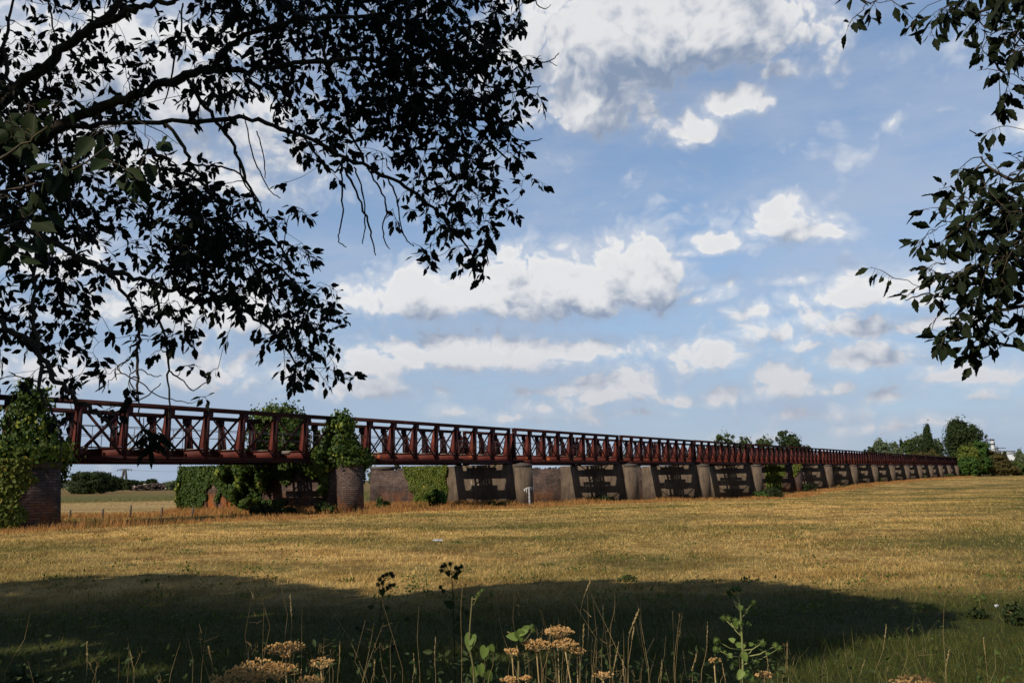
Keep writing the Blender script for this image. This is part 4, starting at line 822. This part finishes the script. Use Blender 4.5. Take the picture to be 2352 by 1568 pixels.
LIMBS=[[(-520,900,6.4,60),(-250,480,6.3,34),(-60,290,6.2,26),(88,164,6.1,23),(146,111,6.0,22),(205,67,5.9,21),(249,32,5.9,16),(300,-30,5.9,14)],
[(225,60,5.9,14),(264,41,5.8,15),(308,23,5.7,14),(352,9,5.7,13),(401,6,5.7,11),(450,-20,5.7,9)],
[(-520,800,6.6,50),(-200,420,6.5,34),(0,330,6.4,28),(117,300,6.3,27),(205,258,6.2,24),(278,231,6.2,21),(352,205,6.1,20),(425,170,6.1,19),(483,161,6.1,16),(557,164,6.1,13),(640,155,6.1,12),(700,140,6.1,11),(830,130,6.2,10),(950,180,6.3,8),(1050,260,6.4,7),(1130,330,6.5,5),(1190,400,6.5,3)],
[(480,163,6.1,14),(520,110,6.0,13),(557,82,6.0,12),(640,50,6.0,11),(760,30,6.1,9),(900,50,6.2,8),(1010,100,6.3,7),(1098,193,6.3,5),(1170,210,6.3,3)],
[(0,345,6.4,20),(150,290,6.0,13),(293,281,5.9,12),(381,278,5.9,11),(492,281,5.9,11),(557,270,5.9,10),(615,287,6.,10),(689,308,6.1,10),(764,347,6.2,9),(843,382,6.3,9),(913,417,6.4,8),(966,448,6.4,8),(1010,497,6.5,7),(1050,540,6.5,6),(1085,585,6.6,4),(1100,625,6.6,3)],
[(430,172,6.1,10),(469,240,6.0,9),(504,287,6.0,8),(542,346,6.0,8),(565,410,6.0,7),(585,470,6.,5),(640,560,6.2,5),(690,640,6.3,3)],
[(378,280,5.9,9),(425,337,5.8,9),(440,378,5.8,8),(475,430,5.9,7),(530,500,6.,6),(600,580,6.1,5),(680,650,6.2,4)],
[(440,378,5.8,6),(481,381,5.8,5),(513,384,5.8,5),(557,400,5.8,4),(590,460,5.9,3)],
[(330,345,5.9,8),(355,352,5.9,8),(368,395,5.9,6),(381,440,5.9,4)],[(352,350,5.9,9),(380,365,5.9,9),(410,393,5.9,8),(454,410,5.9,8),(498,454,6.,7),(540,520,6.1,6),(600,640,6.2,5),(640,700,6.3,4)],
[(-300,430,6.2,30),(-60,470,6.1,18),(34,510,6.0,15),(126,558,6.0,14),(191,596,6.,13),(246,623,6.1,12),(301,633,6.1,11),(362,654,6.2,10),(410,667,6.2,9),(458,695,6.2,6),(470,720,6.2,4)],
[(395,660,6.2,8),(440,666,6.2,8),(478,671,6.3,8),(533,695,6.3,8),(581,726,6.3,7),(632,767,6.4,6),(670,815,6.4,5),(690,870,6.4,3)],
[(-400,620,6.,30),(-120,700,5.9,16),(0,743,5.8,13),(44,767,5.8,13),(82,804,5.8,13),(106,838,5.8,12),(137,886,5.8,11),(178,917,5.8,11),(219,944,5.8,10),(250,970,5.8,7),(262,1000,5.8,4)],
[(88,806,5.8,11),(92,818,5.8,11),(90,886,5.7,9),(103,925,5.7,6),(123,946,5.7,5),(140,995,5.7,4),(140,1053,5.7,3)],
[(98,912,5.7,4),(102,935,5.7,6)],
[(250,624,6.,8),(267,647,6.,8),(301,691,6.,8),(321,749,6.,8),(318,801,6.,7),(314,862,6.,6),(318,920,6.,4),(318,960,6.,3),(330,1000,6.,2.5)],
[(345,650,6.1,7),(349,661,6.1,7),(369,726,6.1,6),(386,801,6.1,6),(386,852,6.1,5),(390,917,6.1,4),(388,960,6.1,3)],
[(78,540,6.,8),(79,647,6.,8),(82,767,5.9,9),(84,800,5.8,9)],
[(560,-40,6.2,9),(645,9,6.2,9),(720,57,6.2,8),(755,154,6.2,7),(790,220,6.3,6),(799,290,6.3,6),(843,382,6.3,5)],
[(760,-60,6.4,9),(860,0,6.4,9),(957,66,6.4,8),(1054,149,6.5,6),(1128,220,6.5,4)],[(900,-80,6.6,9),(1000,-10,6.6,8),(1090,60,6.6,6),(1150,130,6.6,4)],
[(120,305,6.2,10),(150,380,6.2,8),(160,470,6.2,7),(200,560,6.1,6)],[(20,200,6.2,10),(10,100,6.2,8),(30,20,6.2,6),(40,-40,6.2,5)],
[(690,308,6.1,5),(760,400,6.2,5),(786,387,6.2,4),(784,448,6.2,4),(788,483,6.2,4),(781,523,6.2,3),(775,554,6.2,3),(795,567,6.2,2)],
[(780,375,6.2,6),(795,390,6.2,6),(821,448,6.2,5),(843,505,6.2,5),(855,550,6.2,4),(863,587,6.2,2.5)],
[(815,385,6.2,4),(830,430,6.2,4),(838,480,6.2,3),(840,520,6.2,3),(832,560,6.2,2)],
[(843,382,6.3,5),(870,430,6.3,4),(890,470,6.3,4),(878,520,6.3,3.5),(886,560,6.3,3),(895,572,6.3,2)],[(890,410,6.3,4),(915,460,6.3,4),(915,510,6.3,3),(935,555,6.3,3),(950,565,6.3,2)],
[(1170,165,6.4,4),(1200,150,6.4,3),(1240,145,6.4,3),(1270,140,6.4,2.5),(1284,122,6.4,2)],[(1225,148,6.4,2),(1240,128,6.4,2)],[(1262,142,6.4,2),(1280,152,6.4,1.5)],
[(1150,220,6.4,3),(1200,205,6.4,3),(1243,198,6.4,2)],[(1160,300,6.4,3),(1205,328,6.4,3),(1245,318,6.4,2)],[(1220,-30,6.4,3),(1232,10,6.4,3),(1252,24,6.4,2),(1265,12,6.4,1.5)],
[(318,800,6.,4),(290,830,6.,3),(262,845,6.,3),(290,862,6.,3),(330,880,6.,3),(350,905,6.,2.5),(400,920,6.,2.5),(440,925,6.,2)],[(386,852,6.1,4),(420,870,6.1,3),(440,900,6.1,3),(470,880,6.1,2.5),(484,872,6.1,1.5)],
[(318,905,6.,3),(300,885,6.,3),(295,860,6.,3),(320,845,6.,3),(350,865,6.,2.5),(372,862,6.,2)],[(250,930,5.9,3),(300,925,6.,3),(340,910,6.,3),(370,880,6.,2)],
[(560,260,5.9,3),(580,360,6.,3),(600,400,6.,3),(620,440,6.,2.5),(643,455,6.,2)],[(545,350,6.,4),(560,430,6.,4),(600,460,6.,3),(600,500,6.,3)],[(590,300,6.,3),(605,350,6.,3),(610,410,6.,2)],[(640,700,6.3,3),(655,520,6.1,2.5),(665,495,6.1,2)],
[(205,-30,6.,4),(215,60,6.,4),(190,110,6.,3),(180,150,6.,2)],[(105,-20,5.8,4),(120,50,5.8,4),(135,120,5.8,3),(125,150,5.8,2)],[(420,10,5.7,4),(412,80,5.7,4),(395,180,5.7,4),(375,240,5.8,3)]]
for L in LIMBS: limb(mb,nodes,rads,L)
att_=attract(GRID,0,lambda x,y:6.25+.25*math.sin(x*.01)+.15*math.sin(y*.02),3.3,.3)
tips=grow(mb,nodes,rads,att_)
P,D_,N_,S_=shoots(mb,tips,8,.083,.35,1.05)
mb.build('branches',BARK,tA,smooth=True)
leaves('foliage',P,D_,N_,S_,T_ASH,LEAF,tA)
# low spray of long leaves hanging in front of the truss
mb=MB(); c0=W(330,985,5.6); mb.tube([W(330,960,6.),c0,W(345,1010,5.5)],[.004,.003,.002],5); mb.build('twig',BARK,tA)
P=[];D=[];N=[];S=[]
for px,py in ((330,990),(345,1010),(360,1000),(340,1030),(368,1015)):
    for q in range(7): P.append(W(px,py,5.5)+rdir(1)[0]*.03); D.append(rdir(1)[0]*np.array([1,.6,.5])+np.array([0,0,-.7])); N.append(rdir(1)[0]+np.array([0,-.8,.2])); S.append(random.uniform(.09,.14))
leaves('leaf_spray',P,D,N,S,tmpl([(.15,.06),(.4,.13),(.7,.10)],.2,.2),LEAF,tA)
m_=MB(); m_.tube(smooth_line([(-6.0,6.2,-.2),(-5.9,6.2,.6),(-5.7,6.15,2.2),(-5.3,6.2,3.4),(-5.0,6.3,4.6),(-5.6,6.3,7.5)]),.24,12); m_.build('trunk',BARK,tA,smooth=True)
NEARL=m_leaf('near_leaf',C(.009,.017,.006),C(.026,.040,.013),.15,.7,.1)
# near leafy twig at the left edge
tN=empty('maple_sapling',(-3.6,2.8,0),label='close large leaved twig poking in at the left edge, catching light',cat='branch')
mb=MB(); nodes=[];rads=[]
for L in ([(-420,620,2.9,30),(-150,440,2.8,16),(0,360,2.7,9),(60,330,2.7,5),(110,290,2.7,3)],[(-420,620,2.9,20),(-100,560,2.8,10),(0,530,2.7,7),(60,500,2.7,4)],[(-150,440,2.8,10),(40,440,2.8,7),(160,400,2.8,5),(260,330,2.9,3)]): limb(mb,nodes,rads,L,.06)
pts=[(20,200),(60,230),(110,250),(30,290),(90,320),(10,340),(60,400),(20,470),(60,490),(10,520),(100,480),(200,300),(260,290),(320,280),(240,370),(330,345),(150,360),(0,430),(30,250)]
tips=grow(mb,nodes,rads,[W(a,b,2.8+random.uniform(-.15,.25)) for a,b in pts]); P,D_,N_,S_=shoots(mb,tips,3.4,.085,.4,.9)
mb.build('twigs',BARK,tN); leaves('foliage',P,D_,N_,S_,T_BIG,NEARL,tN)
m_=MB(); m_.tube([(-3.2,2.7,-.1),(-3.1,2.7,1.2),W(-420,620,2.3)],[.04,.035,.025],8); m_.build('stem',BARK,tN)
# hanging big leaf cluster low over the bridge
mb=MB(); nodes=[];rads=[]; 
# right tree
tR=empty('sycamore_tree',(5.2,3.6,0),label='dark leafy tree hanging into the sky along the right edge',cat='tree')
mb=MB(); nodes=[];rads=[]
for L in ([(2900,700,4.4,50),(2600,500,4.4,20),(2400,430,4.3,12),(2300,410,4.2,7),(2250,360,4.2,4)],[(2900,800,4.4,40),(2500,640,4.3,16),(2352,600,4.2,10),(2250,570,4.2,6),(2180,590,4.2,3)],[(2500,720,4.3,14),(2352,702,4.2,8),(2290,712,4.2,7),(2200,690,4.2,5),(2120,672,4.2,4),(2080,690,4.2,2)],[(2500,860,4.3,10),(2352,800,4.2,7),(2230,770,4.2,5),(2150,790,4.2,3)],
 [(2800,200,4.4,26),(2480,60,4.3,12),(2352,100,4.3,8),(2330,160,4.3,4)],[(2500,60,4.3,10),(2400,-40,4.3,9),(2280,20,4.3,7),(2200,40,4.3,5),(2140,60,4.3,3)],[(2400,-60,4.3,9),(2200,-70,4.3,7),(2050,-30,4.3,5),(2000,10,4.3,3)],[(2420,500,4.2,8),(2300,470,4.2,6),(2220,460,4.2,4),(2170,500,4.2,3)]): limb(mb,nodes,rads,L,.08)
GR=["2 6 6 3 2 6 7 8 9 9","0 1 2 1 4 7 6 7 8 9","0 0 0 0 3 3 4 6 8 8","0 0 0 0 0 0 1 5 7 7","0 0 0 0 0 0 0 1 5 5","0 0 0 0 0 0 0 0 1 2","0 0 0 0 0 0 1 5 2 3","0 0 0 0 0 0 2 6 5 6","0 0 0 0 0 1 4 6 7 7","0 0 0 0 0 4 7 8 9 9","0 0 0 0 2 6 8 8 9 9","0 0 0 0 4 6 8 8 9 9","0 0 0 0 1 6 8 9 9 9","0 0 0 4 4 5 8 9 9 9","0 0 0 2 4 6 8 8 6 6","0 0 0 0 4 5 6 7 6 6","0 0 0 0 2 4 3 5 4 4"]
tips=grow(mb,nodes,rads,attract(GR,1900,lambda x,y:4.2,1.6,.22)); P,D_,N_,S_=shoots(mb,tips,7.5,.080,.35,1.0)
mb.build('branches',BARK,tR,smooth=True); leaves('foliage',P,D_,N_,S_,T_ASH,LEAFR,tR)
m_=MB(); m_.tube(smooth_line([(5.3,3.5,-.2),(5.2,3.5,1.2),W(2900,800,4.4),W(2800,200,4.4),(4.6,3.6,6.5)]),[.2]*5+[.16]*60 if False else .17,12); m_.build('trunk',BARK,tR,smooth=True)
# big tree behind the camera on the left whose crown throws the foreground shade
def gpt(px,py):
    d=W(px,py,1)-np.array([0,0,EYE]); t_=EYE/-d[2]; return d[0]*t_,d[1]*t_
SP=[gpt(*q) for q in ((-260,1372),(0,1345),(150,1331),(400,1319),(550,1326),(700,1343),(790,1358),(830,1372),(900,1368),(1000,1352),(1150,1340),(1300,1329),(1450,1335),(1600,1330),(1700,1331),(1850,1345),(1950,1364),(2050,1383),(2130,1388),(2185,1412),(2140,1440),(2010,1462),(1930,1490),(1800,1520),(1650,1600),(900,1640),(-300,1640))]
SP=np.array(SP)
def inpoly(x,y,P):
    c=np.zeros(len(x),bool); j=len(P)-1
    for i in range(len(P)):
        xi,yi=P[i]; xj,yj=P[j]; c^=((yi>y)!=(yj>y))&(x<(xj-xi)*(y-yi)/(yj-yi+1e-12)+xi); j=i
    return c
n=30000; qx=rng.uniform(-14,9,n); qy=rng.uniform(5,16,n); kp=inpoly(qx,qy,SP); qx,qy=qx[kp],qy[kp]
hh=6.8+3.6*rng.random(len(qx)); gap=(np.sin(qx*1.3+2*np.sin(qy*.9))*np.sin(qy*1.7+qx*.4)>.80)&(qy<9.5)
for gx_,gy_,gr_ in [gpt(*q)+(rr_,) for q,rr_ in (((600,1405),.3),((430,1490),.35),((330,1510),.5),((230,1540),.6),((60,1490),.35),((1380,1455),.3))]:
    gap|=(((qx-gx_)/1.4)**2+(qy-gy_)**2<gr_**2)&(rng.random(len(qx))<.93)
qx,qy,hh=qx[~gap],qy[~gap],hh[~gap]
P=np.stack([qx-LD[0]*hh,qy-LD[1]*hh,hh],-1); vis=(P[:,1]>0)&(np.abs(P[:,0])<.7*P[:,1]+.4)&((P[:,2]-EYE)<.75*P[:,1]+.3); P=P[~vis]
n=16000; ex=rng.uniform(-22,12,n); ey=rng.uniform(-16,3.6,n); eh=6.5+4.5*rng.random(n)+1.5*np.sin(ex*.5); P=np.concatenate([P,np.stack([ex-LD[0]*eh,ey-LD[1]*eh,eh],-1)])  # unseen leaves added behind the viewer to block skylight and deepen the shade
tB=empty('lime_tree',(-9.2,.2,0),label='broad shade tree standing left of the viewer, seen only by the shadow of its crown, extended out of view to block skylight',cat='tree')
leaves('crown',P,rdir(len(P)),rdir(len(P))+np.array([-.6,-.7,.6]),.24+.16*rng.random(len(P)),T_BIG,LEAF,tB)
mb=MB(); mb.tube(smooth_line([(-9.2,.2,-.2),(-9.1,.2,1),(-8.9,.3,4),(-8.7,.4,7)]),[.42]*0 or .36,12)
for i in range(26):
    e=P[rng.integers(len(P))]; a=np.array([-8.95,.3,random.uniform(3.2,6.8)]); mb.tube([a,(a+e)/2+np.array([0,0,.5]),e],[.11,.07,.02],7)
mb.build('trunk',BARK,tB,smooth=True)
# ------------------------------------------------------------------ foreground weeds
def burr(m_,c,r):
    m_.ball(c,r*.62,8,6)
    for d in rdir(46): m_.tube([np.array(c)+d*r*.55,np.array(c)+d*r*1.12],[r*.10,r*.015],3,False)
def burdock(pts,heads,lvs,Z,label,gm,lm,stem_m,leaf=.07,hr=.014):
    base=W(*pts[0],Z); gz=float(gh(base[0],base[1])); r_=empty('burdock',(base[0],base[1],gz),label=label,cat='weed',group='burdock plants in the foreground')
    P_=[np.array([base[0],base[1],gz-.03])]+[W(a,b,Z) for a,b in pts]; m_=MB(); sp_=smooth_line(P_,2); m_.tube(sp_,[.006*(1-.6*i/len(sp_)) for i in range(len(sp_))],7)
    S=np.array(sp_)
    for a,b,*s_ in heads:
        hm=MB(); c=W(a,b,Z+random.uniform(-.06,.06)); sc_=s_[0] if s_ else 1; burr(hm,c,hr*sc_); hm.build('burr_head',gm,r_); below=S[S[:,2]<c[2]+.01] if (S[:,2]<c[2]+.01).any() else S; j=np.linalg.norm(below-(c-np.array([0,0,.05])),axis=1).argmin(); q=below[j]; m_.tube([q,(q+c)/2+np.array([0,0,-.01]),c],[.0028,.0022,.0016],5)
    m_.build('stem',stem_m,r_)
    P=[];D=[];N=[];SZ=[]
    for a,b,sx,ang in lvs:
        c=W(a,b,Z+random.uniform(-.04,.04)); j=np.linalg.norm(S-c,axis=1).argmin(); d=np.array([math.cos(ang),random.uniform(-.3,.3),math.sin(ang)]); P.append(c-d*sx*leaf*.5);D.append(d);N.append(np.array([random.uniform(-.4,.4),-1,.5]));SZ.append(leaf*sx)
    if P: leaves('leaves',P,D,N,SZ,T_BUR,lm,r_)
    return r_
burdock([(1706,1568),(1706,1500),(1703,1440),(1700,1380),(1688,1352)],[(1674,1360),(1684,1352),(1696,1352),(1680,1368),(1724,1388),(1732,1382),(1662,1418),(1674,1420),(1690,1424),(1700,1430),(1645,1490),(1656,1492),(1646,1470),(1782,1482),(1790,1488),(1738,1476),(1752,1475),(1664,1496,.8)],
 [(1700,1392,.5,2.6),(1722,1432,.5,-.5),(1680,1468,.6,2.7),(1740,1520,.7,-.8),(1700,1550,.9,-2.2),(1712,1400,.5,.1),(1690,1436,.7,-1.4),(1704,1482,1.0,0.2),(1712,1510,.9,-1.2),(1688,1520,.7,2.8),(1722,1552,1.3,-.5),(1765,1500,.5,.4),(1674,1504,.6,3.),(1727,1478,.5,.2)],3.3,'sunlit green burdock with burrs, tallest weed right of the centre foreground',BURR,BURR,STEML,.040,.0150)
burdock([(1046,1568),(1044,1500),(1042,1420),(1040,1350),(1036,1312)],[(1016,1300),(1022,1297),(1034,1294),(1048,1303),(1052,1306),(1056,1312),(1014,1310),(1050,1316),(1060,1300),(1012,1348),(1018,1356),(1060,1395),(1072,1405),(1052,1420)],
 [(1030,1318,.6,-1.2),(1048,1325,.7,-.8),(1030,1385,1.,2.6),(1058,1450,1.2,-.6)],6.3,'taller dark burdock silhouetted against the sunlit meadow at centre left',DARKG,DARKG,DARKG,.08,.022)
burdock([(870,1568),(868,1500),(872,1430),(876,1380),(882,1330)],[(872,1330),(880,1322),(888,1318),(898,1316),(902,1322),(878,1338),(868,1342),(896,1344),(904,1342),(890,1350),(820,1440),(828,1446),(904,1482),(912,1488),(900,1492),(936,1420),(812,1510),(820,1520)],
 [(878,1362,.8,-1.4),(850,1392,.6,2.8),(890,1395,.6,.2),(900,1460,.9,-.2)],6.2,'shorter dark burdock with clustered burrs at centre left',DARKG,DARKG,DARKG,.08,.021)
burdock([(1090,1568),(1086,1520),(1076,1480),(1085,1370)],[(1100,1362),(1108,1356),(1096,1370)],[(1078,1476,1.5,-1.9),(1082,1468,.8,1.),(1110,1500,1.2,-2.),(1130,1490,.8,-1.),(1105,1540,1.1,-1.3),(1090,1545,1.2,-1.7),(1125,1555,1.1,-1.)],3.5,'broad leaved weed with lit green and white leaves below the centre burdock',BURR,BURR,STEMG,.045,.010)
burdock([(1190,1568),(1192,1520),(1185,1460),(1165,1450)],[(1225,1445,.9),(1222,1438,.9)],[(1175,1460,.8,2.9),(1195,1462,.9,-1.2),(1202,1450,.7,.3),(1210,1440,.6,.7)],3.4,'small leafy sprig sticking out left of the dry umbels in the centre',BURR,BURR,STEMG,.055,.014)
def umbel(cx,cy,wpx,Z,label,rays=22,sd=9,flat=.32,rootx=None,size=1.,mt=SEED):
    c=W(cx,cy,Z); R=wpx*Z/F/2; bx_=c[0]+(0 if rootx is None else (rootx-cx)*Z/F); gz=float(gh(bx_,c[1])); r_=empty('dry_umbel',(bx_,c[1],gz),label=label,cat='dry flower head',group='dried umbels in the foreground')
    hub=c-np.array([0,0,R*.75]); m_=MB(); m_.tube(smooth_line([(bx_,c[1],gz-.03),((bx_+hub[0])/2+.02,c[1],(gz+hub[2])/2),hub]),[.0035]*1 and .003,6); P=[];D=[];N=[];S=[]
    for i in range(rays):
        a=2.4*i; q=math.sqrt((i+.6)/rays); e=c+np.array([math.cos(a)*R*q,math.sin(a)*R*q,-R*.28*q*q+random.uniform(-.1,.1)*R]); m_.tube([hub,hub*.45+e*.55+np.array([0,0,R*.05]),e-np.array([0,0,R*.1])],[.0013,.001,.0009],4,False)
        for d in rdir(sd):
            d[2]=abs(d[2])*.8+.15; s_=e-np.array([0,0,R*.1]); t_=s_+d*R*.17; P.append(t_);D.append(d);N.append(rdir(1)[0]);S.append(.0085*size*random.uniform(.8,1.3))
    m_.build('stalk',STRAW,r_); P+=P;D+=D;N+=[np.cross(a,b) for a,b in zip(N,D)];S+=S
    T_S=tmpl([(.1,.28),(.5,.42),(.85,.22)],.35,.1); leaves('seeds',P,D,N,S,T_S,mt,r_)
    return r_
UM=[(657,1480,84,3.4,'upright tan umbel on its own stalk at lower left of centre',26,9),(590,1525,120,3.2,'wide tan umbel cluster touching the bottom edge at lower left',30,9),(540,1548,110,3.15,'lowest left tan umbel half cut by the bottom edge',24,9),(640,1528,90,3.3,'tan umbel tucked under the upright one',22,8),
(738,1515,60,3.3,'sparse open umbel right of the upright tan one',12,5),(712,1556,60,3.2,'small umbel at the bottom edge right of the wide cluster',14,6),
(1280,1442,66,3.5,'brown umbel at the top of the centre group',22,8),(1232,1473,62,3.4,'brown umbel on the left of the centre group',22,8),(1298,1472,60,3.45,'brown umbel just right and below of the highest centre one',20,7),(1176,1492,34,3.4,'tiny umbel leaning left of the centre group',12,6),
(1170,1557,36,3.3,'tiny umbel at the bottom edge below the leafy sprig',12,6),(1208,1554,24,3.3,'tiniest umbel at the bottom edge near the centre',9,6),(1325,1490,40,3.5,'sparse brown umbel at the right of the centre group',12,5),(1385,1545,44,3.3,'thin umbel on an arched stalk right of the centre group',12,5),
(1755,1546,34,3.4,'small brown umbel right of the lit burdock',14,7),(2098,1555,90,3.3,'wide tan umbel at the bottom right',26,9),(1640,1513,26,3.6,'small brown umbel left of the lit burdock',9,5)]
for u_ in UM: umbel(u_[0],u_[1],u_[2],u_[3],u_[4],u_[5],u_[6],rootx=u_[0]+random.uniform(-20,60))
def stalk(top,bot,Z,label,head=.14,mt=STRAW,w_=1.):
    a=W(*bot,Z); b=W(*top,Z); gz=float(gh(a[0],a[1])); r_=empty('grass_stalk',(a[0],a[1],gz),label=label,cat='grass stalk',group='dry grass stalks in the foreground')
    mid=(a+b)/2+np.array([random.uniform(-.02,.02),0,0]); pts=smooth_line([(a[0]-.02,a[1],gz-.02),a,mid,b]); m_=MB(); m_.tube(pts,[.0009*(1-.5*i/len(pts)) for i in range(len(pts))],4); m_.build('culm',mt,r_)
    L=head; P=[];D=[];N=[];S=[]; dr=norm(b-mid); n=int(46*w_)
    for i in range(n):
        s_=i/n; p=b-dr*L*s_+dr*.01; d=norm(dr+rdir(1)[0]*.42); P.append(p);D.append(d);N.append(rdir(1)[0]);S.append(.0085*w_*(.5+math.sin(math.pi*min(1,s_+.15))*.8))
    leaves('seed_head',P,D,N,S,tmpl([(.3,.16),(.7,.14)],.2),mt,r_)
ST=[((1465,1405),(1440,1480),'tall'),((1412,1358),(1398,1450),'slim'),((1358,1328),(1330,1420),'arched'),((1385,1395),(1380,1500),'straight'),((1340,1440),(1330,1540),'short'),((1455,1445),(1440,1540),'leaning'),((1420,1480),(1405,1560),'thin'),((1370,1470),(1360,1560),'bushy'),((1500,1470),(1470,1560),'pale'),((1625,1435),(1605,1560),'lone'),((1570,1500),(1560,1568),'reddish'),((1545,1410),(1548,1500),'dark'),((1710,1480),(1700,1540),'bent'),((1808,1482),(1812,1568),'whitish'),((1000,1470),(1002,1560),'feathery'),((1068,1300),(1062,1500),'very tall'),((667,1370),(668,1470),'solitary upright'),((780,1478),(775,1550),'drooping'),((1265,1440),(1240,1560),'thick'),((1600,1500),(1590,1568),'small'),((2035,1440),(2000,1560),'far right'),((860,1520),(850,1568),'stubby'),((1660,1530),(1650,1568),'tiny'),((1520,1520),(1510,1568),'fuzzy'),((1430,1520),(1418,1568),'crooked'),((1310,1500),(1300,1568),'straw pale'),((1895,1490),(1888,1568),'slender'),((1760,1500),(1750,1568),'golden'),((200,1480),(196,1568),'faint'),((950,1505),(945,1568),'knobbly'),((300,1500),(310,1568),'shaded'),((480,1490),(488,1568),'broken'),((2180,1490),(2170,1568),'greenish'),((2260,1470),(2270,1568),'wiry'),((1985,1520),(1975,1568),'dry brown')]
WH=lambda x:'near the left edge' if x<520 else 'left of the tan umbels' if x<640 else 'beside the tan umbels' if x<900 else 'by the dark burdocks' if x<1150 else 'in the centre clump' if x<1520 else 'left of the lit burdock' if x<1690 else 'right of the lit burdock' if x<1900 else 'in the lit grass at lower right'
for i,(tp,bt,ad) in enumerate(ST): stalk(tp,bt,random.uniform(3.2,3.9),'%s dry grass stalk with a seed head %s'%(ad,WH(tp[0])),random.uniform(.07,.15),w_=random.uniform(.7,1.2))
# understory: leafy weeds and longer grass near the camera, one mass
n=15000; x=rng.uniform(-6,6.5,n); y=3.2+5.5*rng.random(n)**1.2; kp=np.abs(x)<.72*y+.3; x,y=x[kp],y[kp]; h=(.06+.20*rng.random(len(x))**2.2)*np.clip((y-2)/4,.35,1.2)
tag(blades('foreground_grass',x,y,h,np.full(len(x),.004),GRASS,.8),'longer shaded grass at the bottom edge of the photo','grass',kind='stuff')
n=3200; x=rng.uniform(-7,7.5,n); y=6.2+8*rng.random(n)**1.6; cl=np.sin(x*2.1+1.3*np.sin(y*1.9))*np.sin(y*2.3)>.25; x,y=x[cl],y[cl]; z=gh(x,y)+.02+.12*rng.random(len(x))
P=np.stack([x,y,z],-1); tag(leaves('broadleaf_weeds',P,rdir(len(P))+np.array([0,0,.5]),rdir(len(P))+np.array([0,0,1.2]),.025+.035*rng.random(len(P)),T_ASH,m_leaf('weed_leaf',C(.03,.06,.012),C(.09,.14,.03),.25,.6,.2),None),'low broad leaved weeds scattered in the near grass','weeds',kind='stuff')
# green tufts out in the meadow
MEADOW=m_leaf('meadow_weed',C(.045,.07,.014),C(.11,.14,.03),.25,.7,.15)
P=[]
for i in range(420):
    yy=10+75*random.random()**1.5; xx=random.uniform(-.62,.62)*yy
    if wof(xx,yy)>-4: continue
    k_=random.randint(6,34); s_=random.uniform(.05,.30); q=rng.normal(size=(k_,3))*np.array([s_,s_,s_*.3]); q[:,2]=np.abs(q[:,2])+.04; P.append(q+np.array([xx,yy,float(gh(xx,yy))]))
P=np.concatenate(P); tag(leaves('meadow_weeds',P,rdir(len(P))+np.array([0,0,.4]),rdir(len(P))+np.array([0,0,1]),.035+.04*rng.random(len(P)),T_ASH,MEADOW,None),'green weed tufts scattered through the dry meadow','weeds',kind='stuff')

# thin tangled dry stems at the bottom edge
m_=MB()
for i in range(110):
    c_=random.choice((1250,1320,1400,1400,1480,1700,900,620,760,1900,2150,350,120)); px=random.gauss(c_,90); Z=random.uniform(3.3,4.6); ln=random.uniform(.12,.42)*random.choice((.6,1,1.15)); py=random.uniform(1500,1600)
    if 560>px or px>1980: ln*=.7
    a=W(px,py+30,Z); d=np.array([random.gauss(0,.22),random.gauss(0,.15),1.]); b=a+d*ln; k_=np.array([random.gauss(0,.05),0,.02])
    a0=np.array([a[0],a[1],float(gh(a[0],a[1]))-.02]); m_.tube([a0,a,(a+b)/2+k_*ln*2,b+k_*ln],[.0009,.0008,.0006,.0003],3,False)
    if random.random()<.45:
        for q in range(5): p=a+(b-a)*random.uniform(.5,1.); m_.tube([p,p+np.array([random.gauss(0,.02),random.gauss(0,.02),random.uniform(.0,.04)])],[.0007,.0003],3,False)
tag(m_.build('dry_stems',STRAW),'tangle of thin dry stems rising along the bottom edge','dry stems',kind='stuff')
P=[];
for i in range(900):
    px=random.choice((random.gauss(1080,70),random.gauss(1300,110),random.gauss(1700,70),random.uniform(0,2352),random.uniform(0,900))); Z=random.uniform(3.5,5.5); P.append(W(px,random.uniform(1495,1600)+ (0 if px>900 else random.uniform(-40,20)),Z))
P=np.array(P); tag(leaves('low_weed_leaves',P,rdir(len(P))+np.array([0,0,.3]),rdir(len(P))+np.array([0,-.4,.8]),.018+.03*rng.random(len(P)),T_ASH,DARKG,None),'dark small leaved undergrowth along the bottom edge','undergrowth',kind='stuff')

for px,py,Z,wp,hp,lab in ((2335,1450,9.2,110,55,'dark leafy clump at the right edge in the shaded grass'),(2240,1455,9.6,60,26,'small green clump added left of the dark one for the same shadow patch'),(60,1520,6.9,150,60,'dark dock leaves at the bottom left corner'),(1440,1300,13.8,50,14,'low green thistle clump in the sunlit grass beyond the shadow')):  # the two right-edge clumps are added in place of a shadow on the grass
    shrub('weed_clump',px,py,Z,wp,hp,'dark' if 'dark' in lab else 'mid',lab,500,ls=.035 if Z<15 else .06,grp='weed clumps in the meadow',cat='weed',sub=5)
